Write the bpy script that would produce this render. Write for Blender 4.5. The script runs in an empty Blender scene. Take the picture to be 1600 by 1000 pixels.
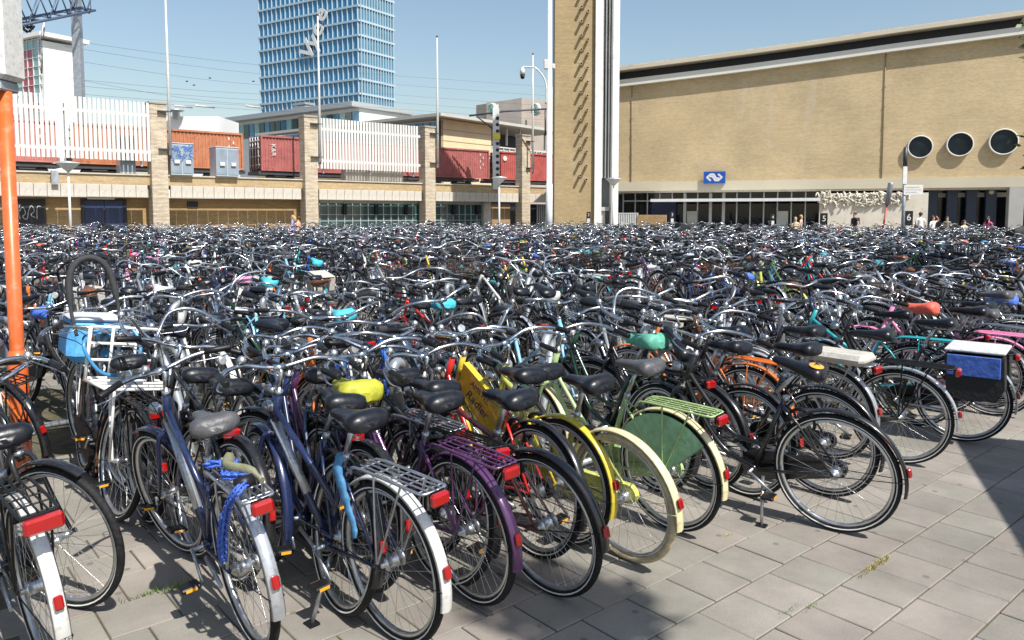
import bpy, math, random
import numpy as np
from mathutils import Vector, Matrix

S = bpy.context.scene
COL = S.collection
R = math.radians
rnd = random.Random(7)

# ------------------------------------------------------------------ camera
CAM_H = 1.82
PITCH = math.atan(90 / 1200)
cam_d = bpy.data.cameras.new('camera')
cam = bpy.data.objects.new('camera', cam_d)
COL.objects.link(cam)
cam.location = (0, 0, CAM_H)
cam.rotation_euler = (math.pi / 2 - PITCH, 0, 0)
cam_d.sensor_width = 36
cam_d.lens = 27.0
cam_d.shift_y = -76 / 1600
cam_d.clip_end = 3000
cam_d.clip_start = 0.05
S.camera = cam

# ------------------------------------------------------------------ sky, sun, exposure
SUN_AZ = math.atan2(0.64, -0.77)
SUN_EL = R(53)
W = bpy.data.worlds.new('World')
S.world = W
W.use_nodes = True
wn = W.node_tree
bgn = wn.nodes['Background']
sky = wn.nodes.new('ShaderNodeTexSky')
sky.sky_type = 'NISHITA'
sky.sun_disc = False
sky.sun_elevation = SUN_EL
sky.sun_rotation = SUN_AZ
sky.air_density = 1.3
sky.dust_density = 1.3
sky.ozone_density = 1.2
wn.links.new(sky.outputs[0], bgn.inputs[0])
bgn.inputs[1].default_value = 0.098
sun_d = bpy.data.lights.new('sun', 'SUN')
sun_d.energy = 5.0
sun_d.angle = R(0.5)
sun_d.color = (1.0, 0.96, 0.90)
sun = bpy.data.objects.new('sun', sun_d)
COL.objects.link(sun)
_to = Vector((math.sin(SUN_AZ) * math.cos(SUN_EL), math.cos(SUN_AZ) * math.cos(SUN_EL), math.sin(SUN_EL)))
sun.rotation_euler = _to.to_track_quat('Z', 'Y').to_euler()
sun.location = (30, -20, 40)
S.view_settings.view_transform = 'Standard'
S.view_settings.look = 'None'
S.view_settings.exposure = 0.5
S.view_settings.gamma = 1.0

# ------------------------------------------------------------------ survey: grid of the square
UA = R(40.5)                                     # the racks, the paving and the viaduct share this direction
UX, UY = math.cos(UA), math.sin(UA)
NX, NY = -UY, UX

def at(px, py, d):
    """place on the sight line through a photo point, d metres ahead: used to survey the buildings"""
    a, b = (px - 800) / 1200, (424 - py) / 1200
    f = Vector((0, math.cos(PITCH), -math.sin(PITCH))) + Vector((a, 0, 0)) + Vector((0, math.sin(PITCH), math.cos(PITCH))) * b
    f *= d / f.y
    return Vector((f.x, f.y, f.z + CAM_H))

# ------------------------------------------------------------------ materials
MAT = {}
def nodes_of(m):
    nt = m.node_tree
    return nt, nt.nodes['Principled BSDF']

def mat(name, col, rough=0.5, metal=0.0, coat=0.0, var=0.12, scale=8.0, bump=0.0, spec=0.5, dirt=None, rvar=0.15):
    if name in MAT:
        return MAT[name]
    m = bpy.data.materials.new(name)
    m.use_nodes = True
    nt, p = nodes_of(m)
    N, L = nt.nodes, nt.links
    tc = N.new('ShaderNodeTexCoord')
    nz = N.new('ShaderNodeTexNoise')
    nz.inputs['Scale'].default_value = scale
    nz.inputs['Detail'].default_value = 5
    L.new(tc.outputs['Object'], nz.inputs['Vector'])
    mr = N.new('ShaderNodeMapRange')
    mr.inputs['From Min'].default_value = 0.3
    mr.inputs['From Max'].default_value = 0.7
    mr.inputs['To Min'].default_value = 1 - var
    mr.inputs['To Max'].default_value = 1 + var
    L.new(nz.outputs['Fac'], mr.inputs['Value'])
    mx = N.new('ShaderNodeMix')
    mx.data_type = 'RGBA'
    mx.blend_type = 'MULTIPLY'
    mx.inputs['Factor'].default_value = 1
    mx.inputs[6].default_value = (*col, 1)
    L.new(mr.outputs[0], mx.inputs[7])
    last = mx.outputs[2]
    if dirt:
        n2 = N.new('ShaderNodeTexNoise')
        n2.inputs['Scale'].default_value = scale * 2.7
        n2.inputs['Detail'].default_value = 8
        L.new(tc.outputs['Object'], n2.inputs['Vector'])
        m2 = N.new('ShaderNodeMapRange')
        m2.inputs['From Min'].default_value = 0.53
        m2.inputs['From Max'].default_value = 0.70
        m2.inputs['To Max'].default_value = 0.7
        L.new(n2.outputs['Fac'], m2.inputs['Value'])
        d = N.new('ShaderNodeMix')
        d.data_type = 'RGBA'
        L.new(m2.outputs[0], d.inputs['Factor'])
        L.new(last, d.inputs[6])
        d.inputs[7].default_value = (*dirt, 1)
        last = d.outputs[2]
    L.new(last, p.inputs['Base Color'])
    rr = N.new('ShaderNodeMapRange')
    rr.inputs['To Min'].default_value = max(0.03, rough - rvar)
    rr.inputs['To Max'].default_value = min(1, rough + rvar)
    L.new(nz.outputs['Fac'], rr.inputs['Value'])
    L.new(rr.outputs[0], p.inputs['Roughness'])
    p.inputs['Metallic'].default_value = metal
    p.inputs['Coat Weight'].default_value = coat
    p.inputs['Coat Roughness'].default_value = 0.08
    p.inputs['Specular IOR Level'].default_value = spec
    if bump:
        b = N.new('ShaderNodeBump')
        b.inputs['Strength'].default_value = bump
        b.inputs['Distance'].default_value = 0.02
        L.new(nz.outputs['Fac'], b.inputs['Height'])
        L.new(b.outputs[0], p.inputs['Normal'])
    MAT[name] = m
    return m

def brick_mat(name, c1, c2, mortar, w=0.21, h=0.062, streak=0.25, bump=0.6):
    m = bpy.data.materials.new(name)
    m.use_nodes = True
    nt, p = nodes_of(m)
    N, L = nt.nodes, nt.links
    tc = N.new('ShaderNodeTexCoord')
    sp = N.new('ShaderNodeSeparateXYZ')
    L.new(tc.outputs['Object'], sp.inputs[0])
    ad = N.new('ShaderNodeMath')
    L.new(sp.outputs[0], ad.inputs[0]); L.new(sp.outputs[1], ad.inputs[1])
    cb = N.new('ShaderNodeCombineXYZ')
    L.new(ad.outputs[0], cb.inputs[0]); L.new(sp.outputs[2], cb.inputs[1])
    bt = N.new('ShaderNodeTexBrick')
    bt.inputs['Color1'].default_value = (*c1, 1)
    bt.inputs['Color2'].default_value = (*c2, 1)
    bt.inputs['Mortar'].default_value = (*mortar, 1)
    bt.inputs['Scale'].default_value = 1
    bt.inputs['Brick Width'].default_value = w
    bt.inputs['Row Height'].default_value = h
    bt.inputs['Mortar Size'].default_value = 0.007
    L.new(cb.outputs[0], bt.inputs['Vector'])
    # courses laid in slightly different batches, plus weather stains
    mp = N.new('ShaderNodeMapping')
    mp.inputs['Scale'].default_value = (0.35, 3.2, 1)
    L.new(cb.outputs[0], mp.inputs[0])
    nz = N.new('ShaderNodeTexNoise')
    nz.inputs['Scale'].default_value = 1.6
    nz.inputs['Detail'].default_value = 8
    nz.inputs['Roughness'].default_value = 0.7
    L.new(mp.outputs[0], nz.inputs['Vector'])
    mr = N.new('ShaderNodeMapRange')
    mr.inputs['From Min'].default_value = 0.3
    mr.inputs['From Max'].default_value = 0.7
    mr.inputs['To Min'].default_value = 1 - streak
    mr.inputs['To Max'].default_value = 1 + streak * 0.6
    L.new(nz.outputs['Fac'], mr.inputs['Value'])
    n2 = N.new('ShaderNodeTexNoise')
    n2.inputs['Scale'].default_value = 0.22
    n2.inputs['Detail'].default_value = 6
    L.new(cb.outputs[0], n2.inputs['Vector'])
    m2 = N.new('ShaderNodeMapRange')
    m2.inputs['From Min'].default_value = 0.35
    m2.inputs['From Max'].default_value = 0.7
    m2.inputs['To Min'].default_value = 0.9
    m2.inputs['To Max'].default_value = 1.16
    L.new(n2.outputs['Fac'], m2.inputs['Value'])
    mu = N.new('ShaderNodeMath'); mu.operation = 'MULTIPLY'
    L.new(mr.outputs[0], mu.inputs[0]); L.new(m2.outputs[0], mu.inputs[1])
    mx = N.new('ShaderNodeMix'); mx.data_type = 'RGBA'; mx.blend_type = 'MULTIPLY'
    mx.inputs['Factor'].default_value = 1
    L.new(bt.outputs['Color'], mx.inputs[6]); L.new(mu.outputs[0], mx.inputs[7])
    mv = N.new('ShaderNodeMapping'); mv.inputs['Scale'].default_value = (0.55, 0.10, 1)
    L.new(cb.outputs[0], mv.inputs[0])
    nv = N.new('ShaderNodeTexNoise'); nv.inputs['Scale'].default_value = 1.3; nv.inputs['Detail'].default_value = 9; nv.inputs['Roughness'].default_value = 0.62
    L.new(mv.outputs[0], nv.inputs['Vector'])
    rv = N.new('ShaderNodeMapRange'); rv.inputs['From Min'].default_value = 0.57; rv.inputs['From Max'].default_value = 0.76; rv.inputs['To Max'].default_value = 0.5
    L.new(nv.outputs['Fac'], rv.inputs['Value'])
    ef = N.new('ShaderNodeMix'); ef.data_type = 'RGBA'
    L.new(rv.outputs[0], ef.inputs['Factor']); L.new(mx.outputs[2], ef.inputs[6]); ef.inputs[7].default_value = (0.50, 0.45, 0.37, 1)
    L.new(ef.outputs[2], p.inputs['Base Color'])
    p.inputs['Roughness'].default_value = 0.88
    b = N.new('ShaderNodeBump')
    b.inputs['Strength'].default_value = bump
    b.inputs['Distance'].default_value = 0.01
    iv = N.new('ShaderNodeMath'); iv.operation = 'ADD'
    L.new(bt.outputs['Fac'], iv.inputs[0]); L.new(nz.outputs['Fac'], iv.inputs[1])
    L.new(iv.outputs[0], b.inputs['Height'])
    L.new(b.outputs[0], p.inputs['Normal'])
    MAT[name] = m
    return m

def glass_mat(name, col, rough=0.06, metal=0.0, spec=0.8, var=0.3, scale=0.4):
    return mat(name, col, rough, metal, 0.0, var, scale, 0.0, spec, None, 0.03)

def emit_free_lens(name, col):
    return mat(name, col, 0.12, 0, 0.8, 0.05, 40)

# bicycle paints: real base colours
PAINT = {
    'black': (0.012, 0.012, 0.014), 'charcoal': (0.02, 0.022, 0.026), 'navy': (0.012, 0.022, 0.075),
    'silver': (0.50, 0.52, 0.55), 'grey': (0.22, 0.24, 0.26), 'white': (0.62, 0.61, 0.58),
    'red': (0.55, 0.018, 0.014), 'maroon': (0.09, 0.012, 0.018), 'purple': (0.085, 0.028, 0.10),
    'orange': (0.70, 0.16, 0.02), 'yellow': (0.60, 0.46, 0.04), 'lime': (0.50, 0.52, 0.11),
    'cream': (0.66, 0.59, 0.34), 'pale green': (0.34, 0.47, 0.20), 'green': (0.05, 0.17, 0.06),
    'teal': (0.02, 0.30, 0.34), 'light blue': (0.22, 0.48, 0.68), 'blue': (0.02, 0.12, 0.50),
    'pink': (0.78, 0.25, 0.45), 'brown': (0.11, 0.05, 0.025), 'dark green': (0.012, 0.05, 0.03),
    'slate blue': (0.07, 0.12, 0.20),
}
PM = {}
for k, c in PAINT.items():
    PM[k] = mat(k.replace(' ', '_') + '_paint', c, 0.28, 0.55 if k == 'silver' else 0.0, 0.55, 0.10, 14, 0, 0.5, tuple(x * 0.55 + 0.02 for x in c) if k not in ('black', 'charcoal', 'navy') else (0.022, 0.021, 0.02))
M_TYRE = mat('tyre_rubber', (0.011, 0.011, 0.012), 0.7, 0, 0, 0.25, 30, 0.4, 0.3, (0.035, 0.033, 0.03))
M_CREAMTYRE = mat('cream_rubber', (0.56, 0.47, 0.30), 0.7, 0, 0, 0.2, 20, 0.4, 0.4, (0.30, 0.25, 0.17))
M_REFL = mat('reflective_stripe', (0.72, 0.72, 0.70), 0.45, 0, 0, 0.1, 30)
M_RIM = mat('aluminium_rim', (0.62, 0.63, 0.64), 0.33, 0.9, 0, 0.12, 20)
M_CHROME = mat('chrome', (0.60, 0.62, 0.65), 0.22, 1.0, 0, 0.08, 25, 0, 0.5, (0.34, 0.31, 0.28))
M_ALU = mat('brushed_aluminium', (0.50, 0.52, 0.55), 0.36, 0.9, 0, 0.12, 25, 0, 0.5, (0.38, 0.38, 0.38))
M_SPOKE = mat('steel_spoke', (0.62, 0.62, 0.62), 0.3, 0.9, 0, 0.1, 10)
M_BLACK = mat('black_plastic', (0.009, 0.009, 0.010), 0.45, 0, 0, 0.2, 20, 0, 0.35)
M_SADDLE = mat('black_saddle_vinyl', (0.009, 0.010, 0.014), 0.34, 0, 0.0, 0.2, 25, 0.1, 0.4)
M_RED = emit_free_lens('red_reflector', (0.32, 0.005, 0.005))
M_AMBER = emit_free_lens('amber_reflector', (0.80, 0.36, 0.02))
M_LENS = mat('clear_lens', (0.75, 0.78, 0.80), 0.1, 0.6, 0.6, 0.1, 30)
M_CABLE = mat('cable_black', (0.02, 0.02, 0.022), 0.5)
M_GALV = mat('galvanised_steel', (0.40, 0.43, 0.46), 0.42, 0.55, 0, 0.2, 6, 0, 0.5, (0.27, 0.27, 0.27))
M_WHITE = mat('white_paint', (0.74, 0.74, 0.73), 0.5, 0, 0, 0.02, 3, 0, 0.4, None, 0.05)
M_GREYW = mat('offwhite_paint', (0.62, 0.63, 0.62), 0.5, 0, 0, 0.08, 3)
M_CONC = mat('precast_concrete', (0.50, 0.46, 0.40), 0.85, 0, 0, 0.12, 1.5, 0.2, 0.4, (0.36, 0.33, 0.28))
M_STEELD = mat('dark_steel', (0.06, 0.065, 0.075), 0.5, 0.3, 0, 0.15, 2)
M_SKIN = mat('skin', (0.55, 0.32, 0.22), 0.55, 0, 0, 0.06, 6)

# ------------------------------------------------------------------ mesh builder
def smooth(pts, n=4, closed=False):
    P = [Vector(p) for p in pts]
    k = len(P)
    out = []
    rng = range(k if closed else k - 1)
    for i in rng:
        a = P[(i - 1) % k] if closed or i > 0 else P[0]
        b, c = P[i], P[(i + 1) % k]
        d = P[(i + 2) % k] if closed or i + 2 < k else P[-1]
        for j in range(n):
            t = j / n
            out.append(0.5 * ((2 * b) + (c - a) * t + (2 * a - 5 * b + 4 * c - d) * t * t + (3 * b - a - 3 * c + d) * t ** 3))
    if not closed:
        out.append(P[-1])
    return out

class MB:
    def __init__(self):
        self.v, self.f, self.m, self.s = [], [], [], []
    def add(self, verts, faces, role, sm=True):
        o = len(self.v)
        self.v.extend([tuple(x) for x in verts])
        for f in faces:
            self.f.append(tuple(i + o for i in f))
            self.m.append(role)
            self.s.append(sm and len(f) < 5)
        return self
    def box(self, c, d, role, rot=None, bev=0.0):
        hx, hy, hz = d[0] / 2, d[1] / 2, d[2] / 2
        if bev:
            b = min(bev, hx * .9, hy * .9, hz * .9)
            vs = []
            for sx in (-1, 1):
                for sy in (-1, 1):
                    for sz in (-1, 1):
                        vs += [(sx * hx, sy * (hy - b), sz * (hz - b)), (sx * (hx - b), sy * hy, sz * (hz - b)), (sx * (hx - b), sy * (hy - b), sz * hz)]
            def ix(sx, sy, sz, a): return ((sx > 0) * 4 + (sy > 0) * 2 + (sz > 0)) * 3 + a
            fs = []
            for s in (-1, 1):
                q = [ix(s, -1, -1, 0), ix(s, 1, -1, 0), ix(s, 1, 1, 0), ix(s, -1, 1, 0)]; fs.append(q if s > 0 else q[::-1])
                q = [ix(-1, s, -1, 1), ix(-1, s, 1, 1), ix(1, s, 1, 1), ix(1, s, -1, 1)]; fs.append(q if s > 0 else q[::-1])
                q = [ix(-1, -1, s, 2), ix(1, -1, s, 2), ix(1, 1, s, 2), ix(-1, 1, s, 2)]; fs.append(q if s > 0 else q[::-1])
            for a in (-1, 1):
                for b2 in (-1, 1):
                    for (q, pos) in (([ix(a, b2, -1, 0), ix(a, b2, 1, 0), ix(a, b2, 1, 1), ix(a, b2, -1, 1)], a * b2 < 0),
                                     ([ix(a, -1, b2, 0), ix(a, 1, b2, 0), ix(a, 1, b2, 2), ix(a, -1, b2, 2)], a * b2 > 0),
                                     ([ix(-1, a, b2, 1), ix(1, a, b2, 1), ix(1, a, b2, 2), ix(-1, a, b2, 2)], a * b2 < 0)):
                        fs.append(q if pos else q[::-1])
            for sx in (-1, 1):
                for sy in (-1, 1):
                    for sz in (-1, 1):
                        q = [ix(sx, sy, sz, 0), ix(sx, sy, sz, 1), ix(sx, sy, sz, 2)]
                        fs.append(q if sx * sy * sz > 0 else q[::-1])
        else:
            vs = [(sx * hx, sy * hy, sz * hz) for sx in (-1, 1) for sy in (-1, 1) for sz in (-1, 1)]
            fs = [(0, 1, 3, 2), (4, 6, 7, 5), (0, 4, 5, 1), (2, 3, 7, 6), (0, 2, 6, 4), (1, 5, 7, 3)]
        c = Vector(c)
        if rot is not None:
            vs = [rot @ Vector(x) for x in vs]
        return self.add([Vector(x) + c for x in vs], fs, role, False)
    def tube(self, pts, r, sides, role, closed=False, caps=True, flat=1.0):
        P = [Vector(p) for p in pts]
        n = len(P)
        rs = r if isinstance(r, (list, tuple)) else [r] * n
        vs, fs = [], []
        prev = None
        for i in range(n):
            a = P[(i - 1) % n] if closed or i > 0 else P[0]
            b = P[(i + 1) % n] if closed or i < n - 1 else P[-1]
            t = (b - a)
            t = t.normalized() if t.length > 1e-9 else Vector((1, 0, 0))
            if prev is None:
                up = Vector((0, 1, 0)) if abs(t.y) < 0.9 else Vector((0, 0, 1))
                x = t.cross(up).normalized()
            else:
                x = (prev - t * prev.dot(t))
                x = x.normalized() if x.length > 1e-6 else t.orthogonal().normalized()
            prev = x
            y = t.cross(x)
            for k in range(sides):
                an = 2 * math.pi * k / sides
                vs.append(P[i] + x * (math.cos(an) * rs[i]) + y * (math.sin(an) * rs[i] * flat))
        m = n if closed else n - 1
        for i in range(m):
            j = (i + 1) % n
            for k in range(sides):
                l = (k + 1) % sides
                fs.append((i * sides + k, i * sides + l, j * sides + l, j * sides + k))
        if caps and not closed and sides > 2:
            fs.append(tuple(range(sides))[::-1])
            fs.append(tuple((n - 1) * sides + k for k in range(sides)))
        return self.add(vs, fs, role, True)
    def ring(self, prof, segs, role, c=(0, 0, 0), a0=0.0, a1=2 * math.pi, close_prof=True):
        """profile of (radius, y) swept about the Y axis"""
        full = abs(a1 - a0) > 6.28
        n = segs if full else segs + 1
        k = len(prof)
        vs, fs = [], []
        for i in range(n):
            a = a0 + (a1 - a0) * i / segs
            for (rr, y) in prof:
                vs.append((c[0] + math.cos(a) * rr, c[1] + y, c[2] + math.sin(a) * rr))
        for i in range(segs):
            j = (i + 1) % n if full else i + 1
            for q in range(k if close_prof else k - 1):
                w = (q + 1) % k
                fs.append((i * k + q, j * k + q, j * k + w, i * k + w))
        return self.add(vs, fs, role, True)
    def prism(self, poly, axis, a, b, role):
        """extrude a polygon given in the two other axes between a and b along axis"""
        def P(u, v, w):
            return {'x': (w, u, v), 'y': (u, w, v), 'z': (u, v, w)}[axis]
        k = len(poly)
        vs = [P(u, v, a) for u, v in poly] + [P(u, v, b) for u, v in poly]
        fs = [tuple(range(k)), tuple(range(2 * k - 1, k - 1, -1))]
        for i in range(k):
            j = (i + 1) % k
            fs.append((i, i + k, j + k, j))
        return self.add(vs, fs, role, False)
    def xf(self, M, start=0):
        for i in range(start, len(self.v)):
            self.v[i] = tuple(M @ Vector(self.v[i]))
        return self
    def mesh(self, name, mats):
        roles = []
        for r in self.m:
            if r not in roles:
                roles.append(r)
        me = bpy.data.meshes.new(name)
        me.from_pydata(self.v, [], self.f)
        for r in roles:
            me.materials.append(mats[r] if isinstance(mats, dict) else mats)
        ix = {r: i for i, r in enumerate(roles)}
        me.polygons.foreach_set('material_index', [ix[r] for r in self.m])
        me.polygons.foreach_set('use_smooth', self.s)
        me.update()
        return me, roles

def link(name, me, parent=None, matrix=None, kind=None):
    o = bpy.data.objects.new(name, me)
    COL.objects.link(o)
    if parent is not None:
        o.parent = parent
    if matrix is not None:
        o.matrix_local = matrix
    if kind:
        o['kind'] = kind
    return o

def put(name, mb, m, parent=None, matrix=None, kind=None):
    if not isinstance(m, dict):
        m = {r: m for r in set(mb.m)}
    return link(name, mb.mesh(name, m)[0], parent, matrix, kind)

def tag(o, label, cat, group=None):
    o['label'] = label
    o['category'] = cat
    if group:
        o['group'] = group
    return o

def thing(name, label, cat, loc=(0, 0, 0), rz=0.0, group=None):
    o = bpy.data.objects.new(name, None)
    o.empty_display_size = 0.2
    COL.objects.link(o)
    o.location = loc
    o.rotation_euler = (0, 0, rz)
    return tag(o, label, cat, group)

def text_mesh(name, body, size, m, parent, matrix, ext=0.0, shear=0.0, align='CENTER', bold=0.0):
    c = bpy.data.curves.new(name, 'FONT')
    c.body = body
    c.size = size
    c.align_x = align
    c.align_y = 'CENTER'
    c.extrude = ext
    c.shear = shear
    c.offset = bold
    c.resolution_u = 3
    tmp = bpy.data.objects.new(name + '_src', c)
    COL.objects.link(tmp)
    dg = bpy.context.evaluated_depsgraph_get()
    me = bpy.data.meshes.new_from_object(tmp.evaluated_get(dg))
    bpy.data.objects.remove(tmp)
    bpy.data.curves.remove(c)
    me.materials.clear()
    me.materials.append(m)
    return link(name, me, parent, matrix)

# ================================================================== the setting
# ---- ground sheet with the slab pattern carried on in its material
SLAB_W, SLAB_L = 0.30, 0.30

def slab_colour(N, L, base_vec, rand_out, p, dark=1.0):
    nz = N.new('ShaderNodeTexNoise'); nz.inputs['Scale'].default_value = 2.2; nz.inputs['Detail'].default_value = 9
    nz.inputs['Roughness'].default_value = 0.65
    L.new(base_vec, nz.inputs['Vector'])
    cr = N.new('ShaderNodeValToRGB')
    cr.color_ramp.elements[0].position = 0.28; cr.color_ramp.elements[0].color = (0.185, 0.172, 0.152, 1)
    cr.color_ramp.elements[1].position = 0.72; cr.color_ramp.elements[1].color = (0.285, 0.263, 0.235, 1)
    L.new(nz.outputs['Fac'], cr.inputs[0])
    mr = N.new('ShaderNodeMapRange'); mr.inputs['To Min'].default_value = 0.91; mr.inputs['To Max'].default_value = 1.09
    L.new(rand_out, mr.inputs['Value'])
    mx = N.new('ShaderNodeMix'); mx.data_type = 'RGBA'; mx.blend_type = 'MULTIPLY'; mx.inputs['Factor'].default_value = 1
    L.new(cr.outputs[0], mx.inputs[6]); L.new(mr.outputs[0], mx.inputs[7])
    hr = N.new('ShaderNodeValToRGB')
    hr.color_ramp.elements[0].color = (1.03, 0.985, 0.975, 1); hr.color_ramp.elements[1].color = (0.975, 1.0, 0.96, 1)
    fr_ = N.new('ShaderNodeMath'); fr_.operation = 'MULTIPLY'; fr_.inputs[1].default_value = 7.31; L.new(rand_out, fr_.inputs[0])
    f2 = N.new('ShaderNodeMath'); f2.operation = 'FRACT'; L.new(fr_.outputs[0], f2.inputs[0]); L.new(f2.outputs[0], hr.inputs[0])
    st_ = N.new('ShaderNodeTexNoise'); st_.inputs['Scale'].default_value = 0.9; st_.inputs['Detail'].default_value = 7; L.new(base_vec, st_.inputs['Vector'])
    s2_ = N.new('ShaderNodeMapRange'); s2_.inputs['From Min'].default_value = 0.3; s2_.inputs['From Max'].default_value = 0.62; s2_.inputs['To Min'].default_value = 0.82; s2_.inputs['To Max'].default_value = 1.06; L.new(st_.outputs['Fac'], s2_.inputs['Value'])
    mh = N.new('ShaderNodeMix'); mh.data_type = 'RGBA'; mh.blend_type = 'MULTIPLY'; mh.inputs['Factor'].default_value = 1; L.new(mx.outputs[2], mh.inputs[6]); L.new(hr.outputs[0], mh.inputs[7])
    mx = N.new('ShaderNodeMix'); mx.data_type = 'RGBA'; mx.blend_type = 'MULTIPLY'; mx.inputs['Factor'].default_value = 1; L.new(mh.outputs[2], mx.inputs[6]); L.new(s2_.outputs[0], mx.inputs[7])
    # old chewing gum and drip spots
    vo = N.new('ShaderNodeTexVoronoi'); vo.voronoi_dimensions = '2D'; vo.inputs['Scale'].default_value = 3.2
    L.new(base_vec, vo.inputs['Vector'])
    sp = N.new('ShaderNodeMapRange'); sp.inputs['From Min'].default_value = 0.04; sp.inputs['From Max'].default_value = 0.065
    sp.inputs['To Min'].default_value = 0.75; sp.inputs['To Max'].default_value = 0.0
    L.new(vo.outputs['Distance'], sp.inputs['Value'])
    gt = N.new('ShaderNodeMath'); gt.operation = 'GREATER_THAN'; gt.inputs[1].default_value = 0.62
    sc = N.new('ShaderNodeSeparateColor'); L.new(vo.outputs['Color'], sc.inputs[0]); L.new(sc.outputs[0], gt.inputs[0])
    mm = N.new('ShaderNodeMath'); mm.operation = 'MULTIPLY'; L.new(sp.outputs[0], mm.inputs[0]); L.new(gt.outputs[0], mm.inputs[1])
    m3 = N.new('ShaderNodeMix'); m3.data_type = 'RGBA'; L.new(mm.outputs[0], m3.inputs['Factor']); L.new(mx.outputs[2], m3.inputs[6])
    m3.inputs[7].default_value = (0.12, 0.11, 0.10, 1)
    # fine aggregate
    n3 = N.new('ShaderNodeTexNoise'); n3.inputs['Scale'].default_value = 160; n3.inputs['Detail'].default_value = 3
    L.new(base_vec, n3.inputs['Vector'])
    m4 = N.new('ShaderNodeMapRange'); m4.inputs['From Min'].default_value = 0.3; m4.inputs['From Max'].default_value = 0.7
    m4.inputs['To Min'].default_value = 0.88; m4.inputs['To Max'].default_value = 1.12
    L.new(n3.outputs['Fac'], m4.inputs['Value'])
    m5 = N.new('ShaderNodeMix'); m5.data_type = 'RGBA'; m5.blend_type = 'MULTIPLY'; m5.inputs['Factor'].default_value = 1
    L.new(m3.outputs[2], m5.inputs[6]); L.new(m4.outputs[0], m5.inputs[7])
    b = N.new('ShaderNodeBump'); b.inputs['Strength'].default_value = 0.35; b.inputs['Distance'].default_value = 0.003
    L.new(n3.outputs['Fac'], b.inputs['Height']); L.new(b.outputs[0], p.inputs['Normal'])
    p.inputs['Roughness'].default_value = 0.9
    p.inputs['Specular IOR Level'].default_value = 0.3
    return m5.outputs[2]

M_SLAB = bpy.data.materials.new('concrete_slab'); M_SLAB.use_nodes = True
nt, p = nodes_of(M_SLAB)
geo = nt.nodes.new('ShaderNodeNewGeometry'); oi = nt.nodes.new('ShaderNodeObjectInfo')
nt.links.new(slab_colour(nt.nodes, nt.links, geo.outputs['Position'], oi.outputs['Random'], p), p.inputs['Base Color'])

M_GROUND = bpy.data.materials.new('slab_ground'); M_GROUND.use_nodes = True
nt, p = nodes_of(M_GROUND)
N, L = nt.nodes, nt.links
geo = N.new('ShaderNodeNewGeometry')
mp = N.new('ShaderNodeMapping'); mp.inputs['Rotation'].default_value = (0, 0, -UA)
L.new(geo.outputs['Position'], mp.inputs[0])
bt = N.new('ShaderNodeTexBrick'); bt.inputs['Scale'].default_value = 1
bt.inputs['Brick Width'].default_value = SLAB_L; bt.inputs['Row Height'].default_value = SLAB_W
bt.inputs['Mortar Size'].default_value = 0.005
bt.inputs['Color1'].default_value = (0, 0, 0, 1); bt.inputs['Color2'].default_value = (1, 1, 1, 1); bt.inputs['Mortar'].default_value = (0.5, 0.5, 0.5, 1)
L.new(mp.outputs[0], bt.inputs['Vector'])
colr = slab_colour(N, L, geo.outputs['Position'], bt.outputs['Color'], p)
mj = N.new('ShaderNodeMix'); mj.data_type = 'RGBA'; L.new(bt.outputs['Fac'], mj.inputs['Factor']); L.new(colr, mj.inputs[6])
mj.inputs[7].default_value = (0.10, 0.085, 0.06, 1)
L.new(mj.outputs[2], p.inputs['Base Color'])

M_JOINT = mat('joint_sand', (0.10, 0.085, 0.055), 0.95, 0, 0, 0.4, 9, 0.5, 0.3, (0.07, 0.085, 0.03))

gm = MB(); gm.add([(-900, -300, -0.012), (900, -300, -0.012), (900, 1500, -0.012), (-900, 1500, -0.012)], [(0, 1, 2, 3)], 0)
ground = put('ground', gm, M_GROUND, kind='structure')

# ---- the slabs near enough to be told apart: each is its own piece
bed = MB()
slabs = []
for iu in range(-30, 60):
    for iv in range(-6, 40):
        u = (iu + (0.5 if iv % 2 else 0)) * SLAB_L
        v = iv * SLAB_W + 0.08
        x, y = u * UX + v * NX, u * UY + v * NY
        if y < 2.95:
            continue
        px = 800 + 1200 * x / y
        if px < -60 or px > 1780:
            continue
        slabs.append((y + (1.1 if -x * UY + y * UX > 3.0 else 0) + (1.2 if px < 500 else 0), x, y))
slabs.sort()
slabs = slabs[:298]
sm = MB(); sm.box((0, 0, -0.030), (SLAB_L - 0.007, SLAB_W - 0.007, 0.06), 0, None, 0.004)
slab_me, _ = sm.mesh('paving_slab', {0: M_SLAB})
bx = [a[1] for a in slabs]; by = [a[2] for a in slabs]
far = max(by)
for _, x, y in slabs:
    o = link('paving_slab', slab_me, ground)
    o.location = (x, y, rnd.uniform(-0.0025, 0.0015))
    o.rotation_euler = (rnd.gauss(0, 0.004), rnd.gauss(0, 0.004), UA + rnd.gauss(0, 0.003))
jm = MB(); jm.add([(-5.2, 2.5, -0.008), (5.6, 2.5, -0.008), (5.6, far + .05, -0.008), (-5.2, far + .05, -0.008)], [(0, 1, 2, 3)], 0)
put('joint_filling', jm, M_JOINT, ground)

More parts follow.
